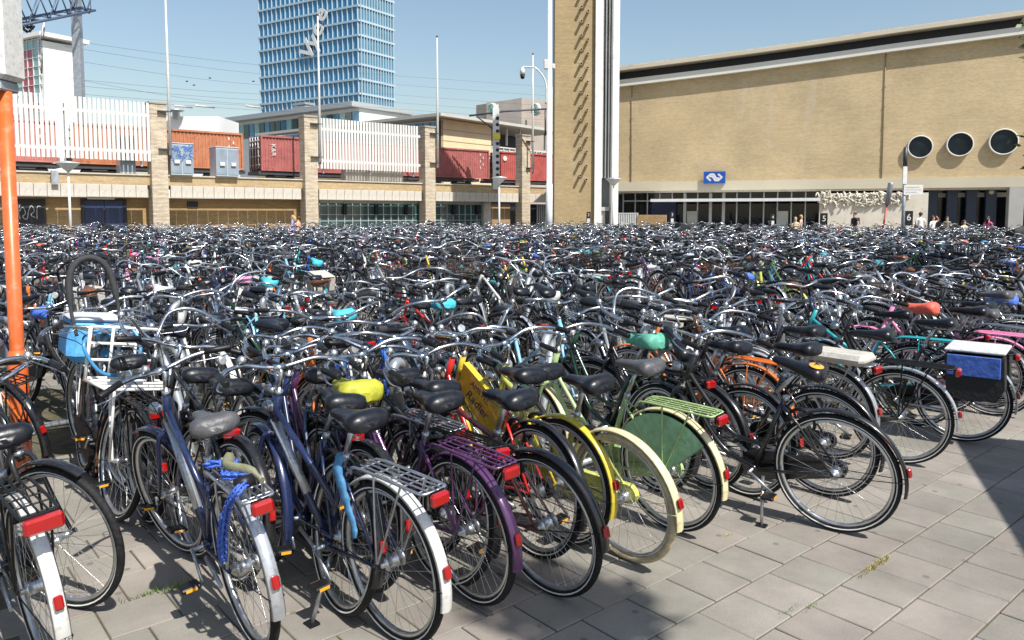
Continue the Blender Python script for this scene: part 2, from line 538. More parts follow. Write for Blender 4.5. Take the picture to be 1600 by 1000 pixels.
# dry grass and moss rooted in the joints
M_WEED = mat('dry_grass', (0.32, 0.27, 0.06), 0.8, 0, 0, 0.4, 30)
M_MOSS = mat('green_weed', (0.10, 0.17, 0.03), 0.8, 0, 0, 0.4, 30)
wd = MB()
wr = random.Random(3)
for cx, cy, n_, hh, role in ((1.86, 3.83, 70, .035, 0), (1.95, 3.91, 60, .03, 0), (1.78, 3.76, 30, .02, 0), (1.38, 3.43, 30, .02, 1), (1.27, 3.40, 20, .02, 1), (1.22, 4.22, 30, .02, 0),
                             (-1.62, 3.62, 70, .06, 1), (-1.75, 3.55, 40, .05, 1), (-1.0, 3.9, 40, .03, 1), (-.2, 3.45, 25, .02, 1), (2.6, 3.5, 40, .03, 0), (0.15, 3.3, 20, .015, 1)):
    for _ in range(n_):
        s = wr.gauss(0, 0.045); t = wr.gauss(0, 0.006)
        x, y = cx + s * UX + t * NX, cy + s * UY + t * NY
        a = wr.uniform(0, 6.28); l = hh * wr.uniform(.5, 1.3); w = 0.0022
        dx, dy = math.cos(a), math.sin(a)
        wd.add([(x - dy * w, y + dx * w, -0.004), (x + dy * w, y - dx * w, -0.004), (x + dx * l * .7, y + dy * l * .7, l * .7)], [(0, 1, 2)], role)
tag(put('joint_weeds', wd, {0: M_WEED, 1: M_MOSS}, kind='stuff'), 'dry grass and moss in the joints of the paving', 'weeds')

# ------------------------------------------------------------------ railway viaduct
BR_Y = brick_mat('yellow_brick', (0.39, 0.275, 0.135), (0.49, 0.365, 0.20), (0.36, 0.30, 0.21))
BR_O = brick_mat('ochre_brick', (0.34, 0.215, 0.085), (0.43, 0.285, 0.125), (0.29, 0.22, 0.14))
BR_P = brick_mat('pale_brick', (0.44, 0.36, 0.26), (0.60, 0.52, 0.40), (0.30, 0.25, 0.19), 0.3, 0.09, 0.35)
BR_S = brick_mat('station_brick', (0.445, 0.335, 0.18), (0.53, 0.41, 0.238), (0.42, 0.345, 0.23), 0.24, 0.075, 0.11, 0.25)
BR_T = brick_mat('tower_brick', (0.32, 0.232, 0.112), (0.395, 0.292, 0.155), (0.31, 0.25, 0.155), 0.24, 0.075, 0.16, 0.35)
VO = Vector((-24.66, 54.0, 0))
BAY = 11.35
VM = Matrix.Translation(VO) @ Matrix.Rotation(UA, 4, 'Z')      # x along the tracks, y away from the square

def vthing(name, label, cat, s, t, z=0, group=None):
    return thing(name, label, cat, VM @ Vector((s, t, z)), UA, group)

M_BLUEDOOR = mat('dark_blue_door', (0.018, 0.03, 0.09), 0.45, 0, 0, 0.2, 3)
M_BLACKDOOR = mat('black_shutter', (0.014, 0.015, 0.02), 0.55, 0, 0, 0.2, 3)
M_GGLASS = glass_mat('green_dark_glass', (0.03, 0.075, 0.075))
M_FRAMEG = mat('grey_frame', (0.33, 0.36, 0.36), 0.5)
via = vthing('railway_viaduct', 'long yellow brick railway viaduct with concrete band behind the bicycles', 'viaduct', 0, 0)
w = MB()
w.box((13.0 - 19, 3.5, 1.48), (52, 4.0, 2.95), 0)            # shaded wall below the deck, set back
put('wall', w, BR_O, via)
w = MB(); w.box((7.0, 3.0, 4.13), (70, 5.4, .66), 0)
put('parapet', w, BR_Y, via)
w = MB(); w.box((7.0, .75, 4.51), (70, 1.1, 0.09), 0)
put('coping', w, M_CONC, via)
pan = MB(); pan.box((0, 0.1, 0), (0.735, 0.2, 0.84), 0, None, 0.015)
pan.tube([(0, -0.02, 0.05), (0, 0.02, 0.05)], 0.05, 6, 0)
pan_me, _ = pan.mesh('concrete_panel', {0: M_CONC})
for k in range(-16, 54):
    s = k * 0.757 + 0.375
    if abs((s + BAY * 5) % BAY - 0) < 0.85 or abs((s + BAY * 5) % BAY - BAY) < 0.85:
        continue
    o = link('concrete_panel', pan_me, via); o.location = (s, 0.02, 3.37)
# pillars: brick shaft with capping courses
pil = MB(); pil.box((0, 0.35, 4.7), (1.08, 1.0, 9.4), 0, None, 0.02)
pil_me, _ = pil.mesh('pillar', {0: BR_P})
cap = MB(); cap.box((0, 0.35, 9.46), (1.2, 1.12, 0.16), 0, None, 0.02); cap.box((0, 0.35, 8.72), (1.12, 1.04, 0.06), 0)
cap_me, _ = cap.mesh('capstone', {0: M_STEELD})
caps2 = mat('weathered_cap', (0.30, 0.27, 0.22), 0.9)
cap_me.materials[0] = caps2
for k in range(-1, 5):
    o = link('pillar', pil_me, via); o.location = (k * BAY, -0.12, 0)
    c = link('capstone', cap_me, o)
# closed doors and glazed arcades in the bays
def vpart(name, m, bxs, parent=via, bev=0.0):
    q = MB()
    for c, d in bxs:
        q.box(c, d, 0, None, bev)
    return put(name, q, m, parent)
def s_at(px, t=0.0):
    """distance along the viaduct of the sight line px at depth offset t"""
    k = (px - 800) / 1200
    bx_, by_ = VO.x + t * NX, VO.y + t * NY
    return (k * by_ - bx_) / (UX - k * UY)
a, b = s_at(22, 1.4), s_at(74, 1.4)
d1 = vpart('door', M_BLACKDOOR, [(((a + b) / 2, 1.47, 1.4), (b - a, 0.12, 2.75))])
a2, b2 = s_at(134, 1.4), s_at(195, 1.4)
for q in (0, 1):
    wq = (b2 - a2) / 2 - 0.04
    dd = vpart('door', M_BLUEDOOR, [((a2 + (b2 - a2) * (0.25 + 0.5 * q), 1.45, 1.36), (wq, 0.12, 2.7))])
vpart('door_frame', M_BLACKDOOR, [((a2 - .1, 1.46, 1.4), (.2, .2, 2.8)), ((b2 + .1, 1.46, 1.4), (.2, .2, 2.8)), (((a2 + b2) / 2, 1.46, 2.77), (b2 - a2, .18, .1))])
vpart('wall_lamp', M_WHITE, [(((a2 + b2) / 2 - .2, 1.36, 2.86), (1.7, .18, .12))])
vpart('vent', M_BLACKDOOR, [((s_at(303, 1.4), 1.46, 2.5), (0.75, .1, .45))])
vpart('drain_box', M_GALV, [((s_at(90, -.1), -.1, 4.15), (.4, .3, .9))])
# graffiti tag on the dark shutter: white chalk outline
gr = MB()
for stroke in ([(0.3, .2), (.2, .6), (.55, .9), (.75, .55), (.5, .35), (.85, .2), (1.0, .65)], [(1.0, .65), (1.25, 1.0), (1.5, .7), (1.2, .45), (1.55, .3)], [(1.7, .2), (1.75, .9), (2.05, .95)], [(0.05, .95), (.35, 1.1), (.15, .7), (.4, .75)]):
    gr.tube(smooth([(a + .2 + x_ * (b - a) * .36, 1.40, 1.25 + z_ * 1.1) for x_, z_ in stroke], 4), 0.022, 4, 0)
put('graffiti', gr, M_GREYW, d1)
def glazing(pa, pb, nb):
    a, b = s_at(pa, 1.2), s_at(pb, 1.2)
    vpart('lintel', M_FRAMEG, [(((a + b) / 2, 1.2, 2.82), (b - a, .12, .26))])
    st = (b - a) / nb
    for i in range(nb):
        vpart('pane', M_GGLASS, [((a + st * (i + .5), 1.25, 1.95), (st - .1, .05, 1.4))])
        vpart('pane', M_GGLASS, [((a + st * (i + .5), 1.25, .72), (st - .1, .05, .9))])
        if i % 4 == 3:
            vpart('speaker_box', M_BLACK, [((a + st * i, 1.1, 2.2), (.3, .25, .9))])
    vpart('glazing_bar', M_FRAMEG, [((a + st * i, 1.2, 1.4), (.07, .1, 2.6)) for i in range(nb + 1)] + [(((a + b) / 2, 1.21, 1.22), (b - a, .08, .06)), (((a + b) / 2, 1.21, 1.75), (b - a, .08, .05))])
glazing(500, 656, 13)
glazing(679, 754, 8)
vpart('side_panel', M_CONC, [((s_at(759, 1.1), 1.1, 1.45), (.9, .5, 2.9))])
vpart('plywood_panel', mat('plywood', (.30, .20, .11), .8), [((s_at(779, 1.3), 1.35, 1.4), (3.0, .1, 2.8))])
# black fencing bars right of the last pillar
a, b = s_at(824, .5), s_at(862, .5)
vpart('dark_opening', M_BLACKDOOR, [(((a + b) / 2, 1.4, 1.4), (b - a, .1, 2.8))])
for k in range(7):
    vpart('bar', M_GREYW, [((a + (b - a) * (.45 + k * .08), .7, 1.4), (.07, .07, 2.7))])

# ---- white slatted screens on the parapet
slm = MB(); slm.box((0, 0, 0), (0.20, 0.05, 4.0), 0, None, 0.008)
slat_me, _ = slm.mesh('slat', {0: M_WHITE})
def screen(label, sa, sb, step=0.275):
    f = vthing('slatted_screen', label, 'fence', 0, -0.25, 0, 'white slatted screens along the tracks')
    n_ = int((sb - sa) / step)
    for i in range(n_ + 1):
        o = link('slat', slat_me, f)
        o.location = (sa + i * step, 0, 7.42 + rnd.uniform(-.012, .012))
        o.rotation_euler = (0, rnd.gauss(0, .003), 0)
    for z in (6.05, 8.55):
        q = MB(); q.box(((sa + sb) / 2, 0.06, z), (sb - sa + .3, 0.07, 0.22), 0); put('rail', q, M_WHITE, f)
    for s in (sa + .5, (sa + sb) / 2, sb - .5):
        q = MB(); q.box((s, 0.2, 7.0), (0.12, 0.12, 3.9), 0); put('post', q, M_GALV, f)
screen('wide white slatted screen above the brick parapet behind the orange pole', s_at(-40, -.25), s_at(239, -.25))
screen('white slatted screen between two brick pillars below the glass tower', s_at(500, -.25), s_at(656, -.25))

# ---- flagpoles clamped to the pillars
def flagpole(k, ztop, label):
    f = vthing('flagpole', label, 'flagpole', k * BAY + 0.68, -0.45, 0, 'white flagpoles clamped to the brick pillars')
    q = MB(); q.tube([(0, 0, 5.9), (0, 0, 12), (0, 0, ztop)], [.11, .09, .06], 10, 0); put('pole', q, M_WHITE, f)
    q = MB(); q.tube([(0, 0, ztop), (0, 0, ztop + .12)], .09, 8, 0); q.tube([(0, 0, 5.75), (0, 0, 5.9)], .08, 8, 0); put('end_cap', q, M_STEELD, f)
    for z in (8.9, 6.3):
        q = MB(); q.box((-.3, 0.05, z), (0.9, .3, .07), 0); put('clamp', q, M_STEELD, f)
flagpole(0, 17.3, 'tall white flagpole on the brick pillar beside the wide slatted screen')
flagpole(1, 17.3, 'white flagpole in front of the blue glass tower')
flagpole(2, 17.3, 'white flagpole between the glass tower and the grey rooftop block')
flagpole(3, 17.3, 'thin white flagpole beside the camera arm near the clock tower')

# ---- trackside boxes
def cabinet(s, t, wx, wy, h, m, label, z=4.56, doors=2):
    c = vthing('trackside_cabinet', label, 'cabinet', s, t, z)
    q = MB(); q.box((0, 0, h / 2), (wx, wy, h), 0, None, .02); q.box((0, 0, h + .03), (wx + .1, wy + .1, .07), 0, None, .02)
    put('body', q, m, c)
    for k in range(doors):
        x = (k + .5) / doors * wx - wx / 2
        q = MB(); q.box((x, -wy / 2 - .015, h * .5), (wx / doors - .06, .03, h * .9), 0, None, .01)
        dd = put('door', q, M_CABD, c)
        q = MB(); q.box((x, -wy / 2 - .09, h * .42), (.36, .14, .26), 0, None, .02); put('lock_box', q, M_WHITE, dd)
    return c
M_CAB = mat('cabinet_grey', (.44, .47, .51), .5, 0, 0, .08, 2)
M_CABD = mat('cabinet_door_grey', (.22, .27, .32), .5, 0, 0, .15, 2)
c1 = cabinet(s_at(286, .3), 0.6, 1.55, 1.4, 2.2, M_CAB, 'grey cabinet with blue graffiti beside the brick pillar on the parapet')
q = MB()
gr_ = random.Random(5)
for k in range(26):
    x0, z0 = gr_.uniform(-.7, .7), gr_.uniform(.9, 2.05)
    q.tube(smooth([(x0 + gr_.gauss(0, .15), -.745, z0 + gr_.gauss(0, .13)) for _ in range(4)], 3), .02, 4, 0)
put('graffiti', q, mat('blue_spray', (.08, .2, .5), .7), c1)
cabinet(s_at(356, .3), 0.6, 1.65, 1.4, 2.1, M_CAB, 'grey double door cabinet in front of the orange container')
cabinet(s_at(203, .6), 0.9, 1.0, 1.0, 2.55, M_WHITE, 'white trackside box behind the wide slatted screen', 4.56, 1)
for k, px in enumerate((556, 579, 601, 622)):
    q = MB(); q.box((0, 0, .5), (1.5, .8, 1.0), 0, None, .05)
    o = put('concrete_block', q, M_CONC, None, VM @ Matrix.Translation((s_at(px - 4, .7), .9, 4.56)))
    tag(o, ['first pale concrete block from the brick pillar under the slatted screen', 'second pale concrete block from the pillar under the slatted screen', 'third pale concrete block from the pillar under the slatted screen', 'last pale concrete block in the line under the slatted screen'][k], 'block', 'concrete blocks under the screen')

# ---- containers on flat wagons
def container(s0, t, Lc, m, label, text=None, hc=2.9, z=5.35, cat_m=None):
    c = vthing('shipping_container', label, 'container', s0, t, z, 'shipping containers on the train')
    q = MB()
    n_ = int(Lc / 0.28)
    poly = []
    for i in range(n_):
        x = .12 + (Lc - .24) * i / n_; st = (Lc - .24) / n_
        poly += [(x, 0.0), (x + st * .35, 0.0), (x + st * .5, .05), (x + st * .85, .05)]
    poly += [(Lc - .12, 0), (Lc - .12, 2.35), (.12, 2.35)]
    q.prism(poly, 'z', .18, hc - .1, 0)
    put('body', q, m, c)
    q = MB()
    for x in (.06, Lc - .06):
        for y in (-.02, 2.36):
            q.box((x, y, hc / 2), (.16, .16, hc), 0, None, .01)
    for y in (-.02, 2.36):
        for z_ in (.09, hc - .06):
            q.box((Lc / 2, y, z_), (Lc - .2, .12, .15), 0)
    put('corner_frame', q, m, c)
    # door end with locking bars
    for k in (0, 1):
        q = MB(); q.box((-.01, .62 + k * 1.12, hc / 2), (.06, 1.08, hc - .3), 0, None, .01)
        d = put('door', q, mat('container_door_' + m.name, tuple(.45 * v for v in m['rgb']), .6), c)
        q = MB()
        for yy in (.35 + k * 1.12, .88 + k * 1.12):
            q.tube([(-.08, yy, .2), (-.08, yy, hc - .12)], .03, 5, 0)
            for z_ in (.5, 1.2, 1.9, 2.5):
                q.box((-.07, yy, z_), (.06, .3, .07), 0)
        put('locking_bar', q, M_GREYW, d)
    if text:
        text_mesh('lettering', text, .55, M_WHITE, c, Matrix.Translation((1.05, -.06, hc * .60)) @ Matrix.Rotation(R(90), 4, 'X') @ Matrix.Rotation(R(-90), 4, 'Z'), .01)
    # numbers stencilled near the far end
    q = MB()
    for i in range(5):
        q.box((Lc - 1.1 + (i % 2) * .35, -.01, hc - .45 - i * .33), (.09, .02, .24), 0)
    put('stencil_marks', q, M_WHITE, c)
    return c
def cmat(name, rgb):
    m = mat(name, rgb, .55, 0, 0, .14, 1.2, 0, .4, tuple(v * .55 for v in rgb)); m['rgb'] = rgb; return m
C_OR = cmat('container_orange', (.42, .165, .085)); C_RD = cmat('container_red', (.34, .11, .10)); C_DR = cmat('container_salmon', (.45, .18, .155)); C_RR = cmat('container_signal_red', (.38, .09, .08))
TT = 4.6
e1 = s_at(383, TT)
container(e1 - 12.2, TT, 12.2, C_OR, 'long orange corrugated container behind the grey cabinets')
container(e1 - 25.2, TT, 12.2, C_DR, 'salmon red container seen through the wide slatted screen')
s2 = s_at(411, TT)
container(s2, TT, 12.2, C_RD, 'red container with white lettering and its barred doors beside the orange one', 'K&R')
e3 = s_at(764, TT)
container(e3 - 13.6, TT, 13.6, C_RD, 'red ribbed container below the yellow panelled platform hall')
c4 = container(e3 + .9, TT, 12.2, C_RR, 'bright red container behind the perforated signal mast')
q = MB(); q.tube([(1.2, -.05, 2.2), (1.2, -.10, 2.2)], .26, 14, 0); put('round_logo', q, M_WHITE, c4)
# wagons under them
for s0, lab in ((e1 - 25.4, 'flat wagon under the salmon container behind the slatted screen'), (e1 - 12.3, 'flat wagon carrying the orange container'), (s2 - .1, 'flat wagon carrying the lettered red container'), (e3 - 13.7, 'flat wagon carrying the red ribbed container'), (e3 + .8, 'flat wagon under the bright red container')):
    wg = vthing('flat_wagon', lab, 'wagon', s0, TT + .1, 4.2, 'flat wagons of the freight train')
    q = MB(); q.box((6.2, 1.1, .98), (12.6, 2.3, .28), 0); put('deck', q, M_STEELD, wg)
    for xb in (1.9, 10.5):
        q = MB(); q.box((xb, .25, .55), (2.3, .2, .35), 0); put('bogie', q, M_STEELD, wg)
        for xx in (-.85, .85):
            q = MB(); q.ring([(.0, -.06), (.46, -.06), (.46, .06), (.0, .06)], 14, 0, (xb + xx, .35, .46)); put('wheel', q, M_STEELD, wg)
# ballast bed of the tracks on top of the viaduct
q = MB(); q.box((9, 11.0, 4.1), (150, 11.0, .2), 0)
put('track_bed', q, mat('ballast', (.22, .19, .16), .95, 0, 0, .4, 3, .6), via)

# ------------------------------------------------------------------ overhead line masts and wires
M_BLUESTEEL = mat('blue_grey_steel', (.09, .13, .20), .5, .3)
gan = thing('overhead_line_gantry', 'blue steel lattice gantry with insulators over the tracks above the screen', 'gantry', at(124, 256, 62))
mz = Matrix.Translation(-gan.location)
q = MB()
b0, b1 = at(124, 262, 62), at(121, -60, 62)
q.box(((b0.x + b1.x) / 2, 62, (b0.z + b1.z) / 2), (.62, .5, b1.z - b0.z), 0); q.xf(mz); put('mast', q, M_GALV, gan)
q = MB()
lo0, lo1 = at(128, 12, 62), at(-40, 44, 50)
up0, up1 = at(128, -30, 62), at(-40, 0, 50)
for off in (0, 1.0):
    dv = Vector((-.3 * off, -.9 * off, 0)) * 0 + Vector((off * .6, off * .8, 0))
    q.tube([lo0 + dv, lo1 + dv], .11, 5, 0); q.tube([up0 + dv, up1 + dv], .11, 5, 0)
    for i in range(10):
        a, b = lo0.lerp(lo1, i / 10) + dv, lo0.lerp(lo1, (i + 1) / 10) + dv
        c, d = up0.lerp(up1, i / 10) + dv, up0.lerp(up1, (i + 1) / 10) + dv
        q.tube([a, d] if i % 2 else [c, b], .06, 4, 0)
for i in range(9):
    a = lo0.lerp(lo1, i / 9); q.tube([a, a + Vector((.6, .8, 0))], .06, 4, 0)
q.tube([at(128, 12, 62), at(140, 20, 62)], .12, 5, 0); q.tube([at(142, 16, 62), at(140, -20, 62)], .03, 4, 0)
q.xf(mz); put('lattice_beam', q, M_BLUESTEEL, gan)
q = MB()
ir = random.Random(2)
for i in range(16):
    c = at(24 + ir.uniform(0, 26), 30 + ir.uniform(0, 16), 57); q.tube([c, c + Vector((ir.uniform(-.2, .5), 0, ir.uniform(-.25, .1)))], .1, 6, 0)
q.xf(mz); put('insulator', q, M_BLACK, gan)
q = MB(); q.tube([at(69, 32, 58), at(63, 62, 58), at(66, 88, 58), at(65, 115, 58)], .07, 4, 0); q.tube([at(70, 32, 58), at(68, 60, 58)], .05, 4, 0); q.xf(mz); put('drop_bracket', q, M_GALV, gan)

mst = thing('signal_mast', 'pale perforated steel mast with a signal arm between the brick pillars', 'mast', at(778, 285, 74))
mz = Matrix.Translation(-mst.location)
q = MB(); a, b = at(778, 296, 74), at(775, 170, 74)
q.box((b.x, 74, (a.z + b.z) / 2), (.62, .3, b.z - a.z), 0)
q.xf(mz); pst = put('post', q, M_GREYW, mst)
q = MB()
for i in range(11):
    zz = a.z + (b.z - a.z) * (.10 + .078 * i)
    q.tube([(b.x + .14, 73.83, zz), (b.x + .14, 73.86, zz)], .17, 10, 0)
q.xf(mz); put('hole', q, M_BLACKDOOR, pst, None, 'stuff')
q = MB(); q.box((b.x, 74, b.z + .2), (.5, .2, .4), 0)
q.xf(mz); put('post_head', q, M_GREYW, mst)
q = MB(); q.tube([at(733, 181, 74), at(790, 174, 74), at(858, 170, 74)], .09, 5, 0); q.tube([at(745, 182, 74), at(772, 203, 74)], .06, 4, 0); q.tube([at(852, 172, 74), at(852, 212, 74)], .09, 5, 0); q.xf(mz); put('cross_arm', q, M_STEELD, mst)
q = MB(); c = at(776, 213, 73.7); q.box(c, (.7, .1, .5), 0); q.xf(mz); put('yellow_plate', q, mat('signal_yellow', (.75, .6, .03), .5), mst)

wr_ = thing('overhead_wires', 'thin overhead wires strung across the sky behind the flagpoles', 'wires', at(250, 180, 75))
mz = Matrix.Translation(-wr_.location)
for ya, yb, sag in ((62, 108, 4), (72, 122, 5), (92, 138, 6), (122, 150, 4), (132, 160, 3), (145, 168, 3), (150, 176, 2), (120, 165, 12)):
    q = MB()
    a, b = at(100, ya, 66), at(480, yb, 96)
    pts = [a.lerp(b, i / 10) - Vector((0, 0, sag * .06 * math.sin(math.pi * i / 10))) for i in range(11)]
    b2 = at(860, yb + 28, 118); pts += [b.lerp(b2, i / 6) for i in range(1, 7)]
    q.tube(pts, .013, 3, 0); q.xf(mz); put('wire', q, M_STEELD, wr_)
q = MB()
for x_, y_ in ((292, 127), (303, 133), (328, 122), (396, 127)):
    c = at(x_, y_, 80); q.box(c, (.22, .1, .1), 0)
q.xf(mz); put('insulator', q, M_BLACK, wr_)
q = MB()
for x0, x1, y0, y1 in ((272, 300, 165, 168), (305, 335, 165, 168), (383, 410, 165, 169)):
    q.tube([at(x0, y0, 88), at(x1, y1, 92)], .12, 5, 0)
q.xf(mz); put('light_tube', q, M_WHITE, wr_)

# ------------------------------------------------------------------ buildings beyond the tracks
def face_frame(p0, p1):
    """matrix with x along the ground line p0->p1, y away from the camera side, z up"""
    d = Vector((p1.x - p0.x, p1.y - p0.y, 0)); ln = d.length; d.normalize()
    n_ = Vector((-d.y, d.x, 0))
    return Matrix.Translation((p0.x, p0.y, 0)) @ Matrix(((d.x, n_.x, 0, 0), (d.y, n_.y, 0, 0), (0, 0, 1, 0), (0, 0, 0, 1))), ln

# ---- blue glass tower
M_TGLASS = glass_mat('blue_tower_glass', (.045, .20, .36), .08, .25, .9, .3, .25)
M_TGLASS2 = glass_mat('pale_tower_glass', (.08, .22, .32), .1, .25, .9, .25, .25)
M_TFRAME = mat('tower_cladding', (.36, .47, .54), .5, 0, 0, .05, .3)
tw = thing('glass_tower', 'tall blue glass office tower with white floor bands', 'building', (0, 0, 0))
C = at(562, 100, 190); Lf = at(405, 100, 209.5)
TM, TW = face_frame(Lf, C)
tw.matrix_world = TM
FH, F0, NF = 3.5, 20.6, 12
TD = 12.6
q = MB(); q.box((TW / 2, TD / 2, 33), (TW - .5, TD - .5, 64), 0); put('core', q, mat('tower_core', (.06, .16, .24), .3), tw)
NC = 21
cw = (TW - .8) / NC
pm = MB(); pm.box((0, 0, 0), (cw - .16, .12, FH - .52), 0); pane_me, _ = pm.mesh('pane', {0: M_TGLASS})
pm = MB(); pm.box((0, 0, 0), (.16, .5, FH - .5), 0); mul_me, _ = pm.mesh('mullion', {0: M_TFRAME})
for f in range(NF):
    z = F0 + f * FH
    q = MB(); q.box((TW / 2, .0, z), (TW, .5, .5), 0); put('floor_band', q, M_TFRAME, tw)
    q = MB(); q.box((TW + .0, TD / 2 + .26, z), (.5, TD - .02, .5), 0); put('floor_band', q, M_TFRAME, tw)
    for c in range(NC):
        o = link('pane', pane_me, tw); o.location = (.4 + cw * (c + .5), .14, z + FH / 2)
        o.rotation_euler = (rnd.gauss(0, .004), 0, rnd.gauss(0, .006))
q = MB()
for f in range(NF):
    for c in range(NC + 1):
        q.box((.4 + cw * c, -.02, F0 + f * FH + FH / 2), (.13, .42, FH - .505), 0)
    for c in range(13):
        q.box((TW + .02, .55 + (TD - .9) * c / 12, F0 + f * FH + FH / 2), (.42, .20, FH - .505), 0)
put('mullion', q, M_TFRAME, tw, None, 'stuff')
q = MB()
for f in range(NF):
    for c in range(12):
        q.box((TW - .14, .55 + (TD - .9) * (c + .5) / 12, F0 + f * FH + FH / 2), (.12, 1.05, FH - .52), 0)
put('side_pane', q, M_TGLASS2, tw, None, 'stuff')
for i, (ch, px, py) in enumerate((('V', 484, 80), ('y', 496, 66), ('e', 507, 48), ('e', 517, 26))):
    wp = TM.inverted() @ at(px, py, 199)
    text_mesh('lettering', ch, 6.6, M_GREYW, tw, Matrix.Translation((wp.x, -.6, wp.z)) @ Matrix.Rotation(R(90), 4, 'X') @ Matrix.Rotation(R(52), 4, 'Z'), .1, 0, 'CENTER', .16)

# ---- white office with a glass corner at the far left
M_BWHITE = mat('white_render', (.74, .74, .72), .7, 0, 0, .06, .3)
wb = thing('white_office', 'white rendered office block with a red and green glass corner', 'building')
A0, A1 = at(-60, 100, 130), at(66, 100, 118)
M1, l1 = face_frame(A0, A1); wb.matrix_world = M1
zt, zb = at(70, 52, 118).z, 0
q = MB(); q.box((l1 / 2, 3.1, zt / 2 - .5), (l1 - .02, 5.8, zt - 1), 0); put('core', q, M_BWHITE, wb)
M_RGL = glass_mat('red_glass', (.40, .04, .08), .15); M_GGL = glass_mat('sea_green_glass', (.22, .42, .42), .1)
for i in range(7):
    for k in range(8):
        q = MB(); q.box((l1 - 1.6 - i * 1.55, -.02 + .1, zt - 1.4 - k * 1.35), (1.42, .1, 1.22), 0)
        put('pane', q, M_RGL if (1 <= i <= 2 and k >= 1) or k >= 7 else M_GGL, wb)
q = MB()
for i in range(8):
    q.box((l1 - .83 - i * 1.55, 0, zt - 6), (.1, .22, 11.5), 0)
for k in range(9):
    q.box((l1 - 6, .01, zt - .73 - k * 1.35), (11.4, .2, .1), 0)
put('glazing_bar', q, M_WHITE, wb)
q = MB(); q.box((l1 / 2 + .3, 3, zt - .2), (l1 + 1.6, 7.6, .6), 0); put('roof', q, M_BWHITE, wb)

# ---- low glass pavilion and the platform hall in front of the tower
pv = thing('glass_office', 'low office with a green glass strip and white roof in front of the tower', 'building')
B0, B1 = at(308, 190, 150), at(560, 178, 122)
M3, l3 = face_frame(B0, B1); pv.matrix_world = M3
zt = at(500, 174, 128).z
q = MB(); q.box((l3 / 2, 6.2, zt / 2), (l3, 12, zt - .4), 0); put('core', q, M_BWHITE, pv)
q = MB(); q.box((l3 / 2, 5, zt + .2), (l3 + 1, 13.5, .8), 0); put('roof', q, mat('grey_roofing', (.34, .37, .38), .7), pv)
nb = 30
for i in range(nb):
    q = MB(); q.box((l3 * (i + .5) / nb, .1, zt - 2.0), (l3 / nb - .25, .15, 2.5), 0); put('pane', q, [M_GGL, M_GGLASS, M_TGLASS][i % 3 if i % 5 else 1], pv)
q = MB()
for z_ in (.8, 1.5, 2.1):
    q.box((l3 * .62, 3, zt + z_), (3.5, 2, .4), 0)
put('roof_plant', q, M_GALV, pv)
r2 = thing('rooftop_plant', 'flat white roof with a ventilator behind the orange container', 'building', at(290, 192, 110))
mz = Matrix.Translation(-r2.location)
q = MB(); c0, c1 = at(262, 193, 110), at(320, 193, 110)
q.box(((c0.x + c1.x) / 2, 114, c0.z / 2), (c1.x - c0.x + 4, 8, c0.z + 2.0), 0); q.xf(mz); put('wall', q, M_BWHITE, r2)
q = MB(); c = at(275, 175, 109); q.tube([c - Vector((0, 0, 1)), c, c + Vector((0, 0, .05))], [.5, .5, .9], 10, 0); q.tube([c + Vector((0, 0, .1)), c + Vector((0, 0, .3))], 1.1, 12, 0); q.xf(mz); put('ventilator', q, M_GALV, r2)

ph = thing('platform_hall', 'platform hall with yellow panel wall and dark open bays under a flat roof', 'building')
M_YPAN = mat('yellow_panel', (.66, .54, .34), .7, 0, 0, .08, .4)
M_ROOFE = mat('roof_edge', (.46, .45, .40), .6)
PC = at(688, 182, 84); PL = at(395, 206, 103); PR = at(870, 207, 101)
zr = PC.z
M4, lr = face_frame(PC, PR); ph.matrix_world = M4
M4b, ll = face_frame(PL, PC); Mb = M4.inverted() @ M4b
def lface(name, m, bxs):
    q = MB()
    for c, d in bxs: q.box(c, d, 0)
    q.xf(Mb); return put(name, q, m, ph)
def rface(name, m, bxs):
    q = MB()
    for c, d in bxs: q.box(c, d, 0)
    return put(name, q, m, ph)
rface('roof', M_ROOFE, [((lr / 2 - .4, ll / 2 - .4, zr + .05), (lr + 1.6, ll + 1.6, .32))])
lface('back_wall', BR_Y, [((ll / 2, .6, zr / 2 - .2), (ll - .4, .5, zr - .4))])
for i in range(28):
    lface('window', M_TGLASS, [((ll * .12 + (ll * .86) * (i + .5) / 28, .30, zr - 1.35), (ll * .86 / 28 * .82, .1, 1.7))])
lface('window_band', M_GREYW, [((ll * .55, .33, zr - .42), (ll * .88, .06, .1)), ((ll * .55, .33, zr - 2.28), (ll * .88, .06, .1))])
lp_ = lr * .40
rface('corner_slot', M_BLACKDOOR, [((.30, .45, zr / 2 - .2), (.55, .4, zr - .4))])
rface('panel_wall', M_YPAN, [((lp_ / 2 + .3, .4, zr / 2 - .1), (lp_ - .6, .5, zr - .2))])
rface('panel_joint', mat('joint_brown', (.36, .27, .16), .8), [((lp_ / 2 + .3, .135, z_), (lp_ - .62, .04, .06)) for z_ in (6.2, 7.4, 8.6, 9.8, 11.0)])
rface('dark_bay', M_BLACKDOOR, [(((lp_ + lr) / 2, 6, zr / 2 - .1), (lr - lp_, .5, zr - .2))])
for i in range(12):
    rface('balustrade_panel', M_GREYW if i % 4 == 3 else mat('frosted_grey', (.50, .54, .54), .4), [((lp_ + (lr - lp_) * (i + .5) / 12, .2, zr - 3.9), ((lr - lp_) / 12 * .84, .1, 2.3))])
